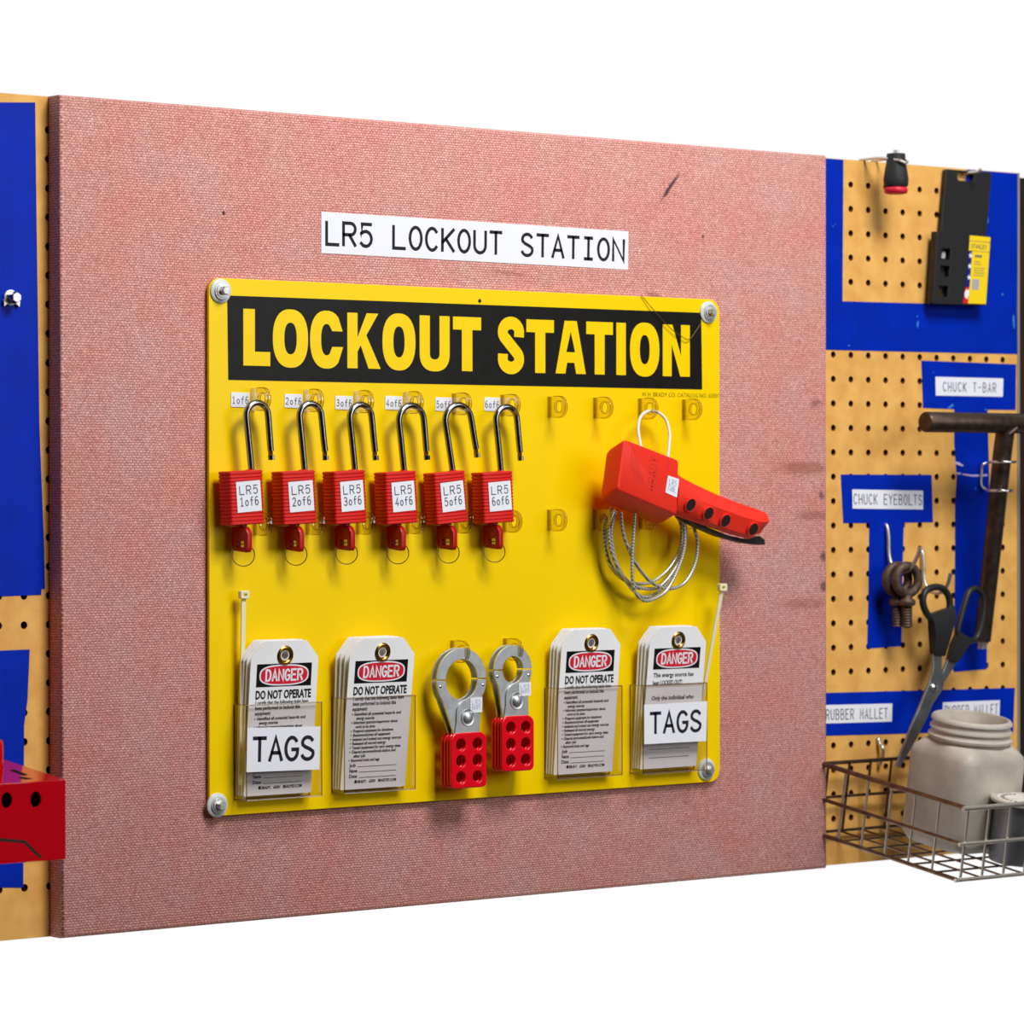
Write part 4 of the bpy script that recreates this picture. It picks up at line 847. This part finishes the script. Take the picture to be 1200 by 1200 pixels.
# J hooks
def jhook(label, pts, r=.085):
    X = at(*pts[0], -.93)[0]; P3 = []
    for i, (px, py) in enumerate(pts):
        o, z = atx(px, py, X); P3.append((X, z, o))
    P3 = [(X, P3[0][1]+.02, P3[0][2]-.25)]+P3
    t = thing('peg_hook', label, 'hook', P3[0])
    b = P3[0]
    MB().tube(smoothpath([(x-b[0], z-b[1], o-b[2]) for x, z, o in P3], 5), r, 10).build('hook_wire', 'wire', t, smooth=60)
    return X
jhook('steel J-hook carrying the two eyebolts', [(1039, 616), (1041, 630), (1041.5, 648), (1045, 662), (1052, 669), (1061, 670), (1070, 662), (1079, 642)])
jhook('steel J-hook carrying the black scissors', [(1080.5, 646), (1082, 660), (1082.5, 676), (1086, 688), (1093, 694), (1103, 694), (1110, 686), (1114, 672)])
def eyebolt(label, c, off, sh0, sh1):
    X, Z = at(*c, off); t = thing('eyebolt', label, 'eyebolt', (X, Z, off), (0, 0, math.radians(-8)), None)
    MB().tube([(.56*math.cos(a), .57*math.sin(a), 0) for a in [2*PI*k/32 for k in range(32)]], .19, 12, closed=True).build('eye', 'cast', t, smooth=60)
    _, za = at(*sh0, off); _, zb_ = at(*sh1, off)
    MB().turn([(.2, -.6), (.22, -.74), (.34, za-Z+.12), (.36, za-Z-.0), (.3, za-Z-.1)], (0, 0, 0), 'z', 16).build('collar', 'cast', t, smooth=50)
    pr_ = []; z = za-Z-.05; k = 0
    while z > zb_-Z: pr_.append((.2 if k % 2 else .235, z)); z -= .055; k += 1
    MB().turn(pr_+[(.12, zb_-Z-.03)], (0, 0, 0), 'z', 14).build('threaded_shank', 'cast', t, smooth=60)
eyebolt('brown steel eyebolt, front one of the pair on the hook', (1063, 679.5), .35, (1066, 707), (1066, 735))
eyebolt('brown steel eyebolt, rear one of the pair nearer the board', (1051.5, 679), -.1, (1046, 707), (1047, 734))

# scissors
so = .45
sci = thing('scissors', 'black handled steel scissors hanging open on a hook above the jar', 'scissors', (0, 0, 0))
def sp(pts, off): return [at(1030+x/4, 600+y/4, off) for x, y in pts]
MB().plate([sp([(252, 660), (292, 660), (290, 730), (302, 790), (296, 830), (250, 900), (225, 960), (180, 1050), (95, 1198), (78, 1188), (100, 1130), (150, 1000), (205, 870), (232, 800), (250, 740)], so)[::-1]], so-.06, so+.06, .02).build('blade', 'blade', sci)
MB().plate([sp([(350, 690), (356, 712), (300, 800), (240, 905), (190, 1000), (120, 1130), (100, 1160), (130, 1080), (190, 930), (250, 830), (300, 740), (318, 690)], so-.15)[::-1]], so-.2, so-.08, .02).build('blade', 'blade', sci)
MB().turn([(.17, 0), (.17, .06), (.1, .1), (.02, .11)], (*at(1094, 805.5, so+.06), so+.06), n=18).build('pivot_screw', 'bright', sci)
def loopr(pts, off, r): return [(*p, off) for p in smoothpath(sp(pts, off), 5, True)]
h1 = [(p[0], p[1], so) for p in smoothpath(sp([(262, 352), (222, 368), (205, 410), (216, 460), (246, 500), (285, 505), (318, 480), (332, 440), (326, 395), (300, 360)], so), 4, True)]
ha = MB().tube(h1, .15, 10, closed=True)
ha.loft([[(x, z, o) for x, z, o in [(a[0], a[1], so-d), (b[0], b[1], so-d), (b[0], b[1], so+d), (a[0], a[1], so+d)]] for a, b, d in
         [(sp([(232, 480)], so)[0], sp([(345, 440)], so)[0], .12), (sp([(245, 520)], so)[0], sp([(348, 490)], so)[0], .2), (sp([(250, 580)], so)[0], sp([(325, 570)], so)[0], .22), (sp([(250, 660)], so)[0], sp([(302, 668)], so)[0], .15), (sp([(254, 670)], so)[0], sp([(298, 676)], so)[0], .13)]])
ha.build('handle', 'blackp', sci, smooth=60)
h2 = [(p[0], p[1], so-.1) for p in smoothpath(sp([(455, 360), (425, 372), (405, 420), (385, 490), (368, 560), (378, 590), (410, 605), (445, 600), (465, 575), (480, 520), (490, 450), (486, 390)], so-.1), 4, True)]
hb_ = MB().tube(h2, .13, 10, closed=True)
hb_.loft([[(a[0], a[1], so-.1-d), (b[0], b[1], so-.1-d), (b[0], b[1], so-.1+d), (a[0], a[1], so-.1+d)] for a, b, d in
          [(sp([(368, 560)], so-.1)[0], sp([(450, 605)], so-.1)[0], .12), (sp([(345, 620)], so-.1)[0], sp([(410, 625)], so-.1)[0], .18), (sp([(322, 695)], so-.1)[0], sp([(362, 705)], so-.1)[0], .13)]])
hb_.build('handle', 'blackp', sci, smooth=60)

# wire basket (hangs from its rear rail and sags forward)
XL, ZR = at(963.5, 895, -.3)
o_c, z_c = atx(1130.5, 947, XL); PHI = math.atan2(ZR-z_c, o_c+.3); DEP = math.hypot(ZR-z_c, o_c+.3)
bk = thing('wire_basket', 'tarnished wire basket holding the plastic jar at the lower right', 'basket', (XL, ZR, -.3), (PHI, 0, 0))
WX = 9.0; zr = [0, -1.42, -2.86]
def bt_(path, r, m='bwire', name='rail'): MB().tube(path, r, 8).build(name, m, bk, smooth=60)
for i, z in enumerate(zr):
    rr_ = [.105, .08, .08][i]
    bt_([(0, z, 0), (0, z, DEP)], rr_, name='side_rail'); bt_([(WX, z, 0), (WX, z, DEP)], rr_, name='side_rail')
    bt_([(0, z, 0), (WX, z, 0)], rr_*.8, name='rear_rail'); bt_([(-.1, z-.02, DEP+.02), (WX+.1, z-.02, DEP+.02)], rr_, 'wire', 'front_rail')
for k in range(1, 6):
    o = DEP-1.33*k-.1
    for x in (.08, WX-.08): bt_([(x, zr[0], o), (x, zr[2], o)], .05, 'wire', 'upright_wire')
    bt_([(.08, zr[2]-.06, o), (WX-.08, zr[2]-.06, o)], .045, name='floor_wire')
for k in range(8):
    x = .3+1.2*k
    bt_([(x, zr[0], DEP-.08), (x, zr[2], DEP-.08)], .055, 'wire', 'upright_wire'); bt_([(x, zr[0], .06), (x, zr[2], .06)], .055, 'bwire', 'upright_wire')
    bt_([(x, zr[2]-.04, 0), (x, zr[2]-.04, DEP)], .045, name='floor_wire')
jhook('small hook holding up the rear rail of the wire basket', [(1029, 866), (1031, 872), (1034.5, 877), (1034, 886), (1031, 896)])
def in_basket(px, py, o):        # a place on the basket floor below the pixel, for things standing in it
    X = at(px, py, o)[0]; fl_ = zr[2]+.02
    z = ZR+fl_*math.cos(PHI)-(o+.3)*math.tan(PHI); return X, z
jo = 3.0
jcx, jz0 = in_basket(1122, 960, jo)
jr = thing('plastic_jar', 'cloudy square wide-mouth plastic jar without lid in the wire basket', 'jar', (jcx, jz0, jo), (PHI, 0, 0))
def srr(hw, e, z, n=48):
    return [(hw*math.copysign(abs(math.cos(a))**(2/e), math.cos(a)), z, hw*math.copysign(abs(math.sin(a))**(2/e), math.sin(a))) for a in [2*PI*k/n for k in range(n)]]
Hs = 4.28; hw_ = 1.8
body = [srr(1.3, 4, 0), srr(hw_-.14, 4.5, .08), srr(hw_, 7, .4), srr(hw_, 7, Hs-.6), srr(hw_-.04, 6, Hs-.35), srr(hw_-.14, 4, Hs-.14), srr(1.6, 2.8, Hs), srr(1.5, 2, Hs+.05)]
MB().loft(body).build('body', 'jar', jr, smooth=60)
nk = []; z = Hs+.02; R0 = 1.58
for r, dz in ((R0, 0), (R0, .1), (R0+.12, .15), (R0+.13, .24), (R0+.02, .32), (R0, .44), (R0+.08, .5), (R0+.08, .58), (R0, .65), (R0, .78), (R0+.07, .84), (R0+.06, .92), (R0-.0, 1.0), (R0-.12, 1.01), (R0-.16, .94), (R0-.16, .1)):
    nk.append([(r*math.cos(2*PI*k/48), z+dz, r*math.sin(2*PI*k/48)) for k in range(48)])
MB().loft(nk, cap=False).build('threaded_neck', 'jar', jr, smooth=50)
MB().turn([(R0-.15, Hs+.1), (R0-.15, Hs+.14)], (0, 0, 0), 'z', 32).build('inner_floor', 'jarin', jr)
so_ = 5.85
tcx, tz0 = in_basket(1190, 930, so_)
ztop_ = at(1190, 934, so_)[1]; ht_ = (ztop_-tz0)
tn = thing('lidded_tin', 'grey metal tin with a white printed lid beside the plastic jar', 'tin', (tcx, tz0, so_), (PHI, 0, 0))
MB().turn([(1.06, 0), (1.1, .03), (1.1, ht_-.3), (1.04, ht_-.2)], (0, 0, 0), 'z', 32).build('can_body', 'can', tn)
MB().turn([(1.12, ht_-.2), (1.28, ht_-.14), (1.3, ht_-.04), (1.25, ht_), (1.14, ht_-.03), (.1, ht_-.03)], (0, 0, 0), 'z', 40).build('lid', 'jar', tn)
MB().turn([(1.04, ht_-.03), (1.04, ht_-.02)], (0, 0, 0), 'z', 36).build('lid_disc', 'lid', tn, label='white printed disc')
pr2 = MB()
for k in range(16):
    a = PI*(.5+.075*k)
    pr2.add([(.74*math.cos(a-.06), ht_-.012, .74*math.sin(a-.06)), (.74*math.cos(a+.05), ht_-.012, .74*math.sin(a+.05)), (0.9*math.cos(a+.05), ht_-.012, 0.9*math.sin(a+.05)), (0.9*math.cos(a-.06), ht_-.012, 0.9*math.sin(a-.06))], [(0, 1, 2, 3)])
pr2.build('lid_print', 'ink', tn, smooth=0)
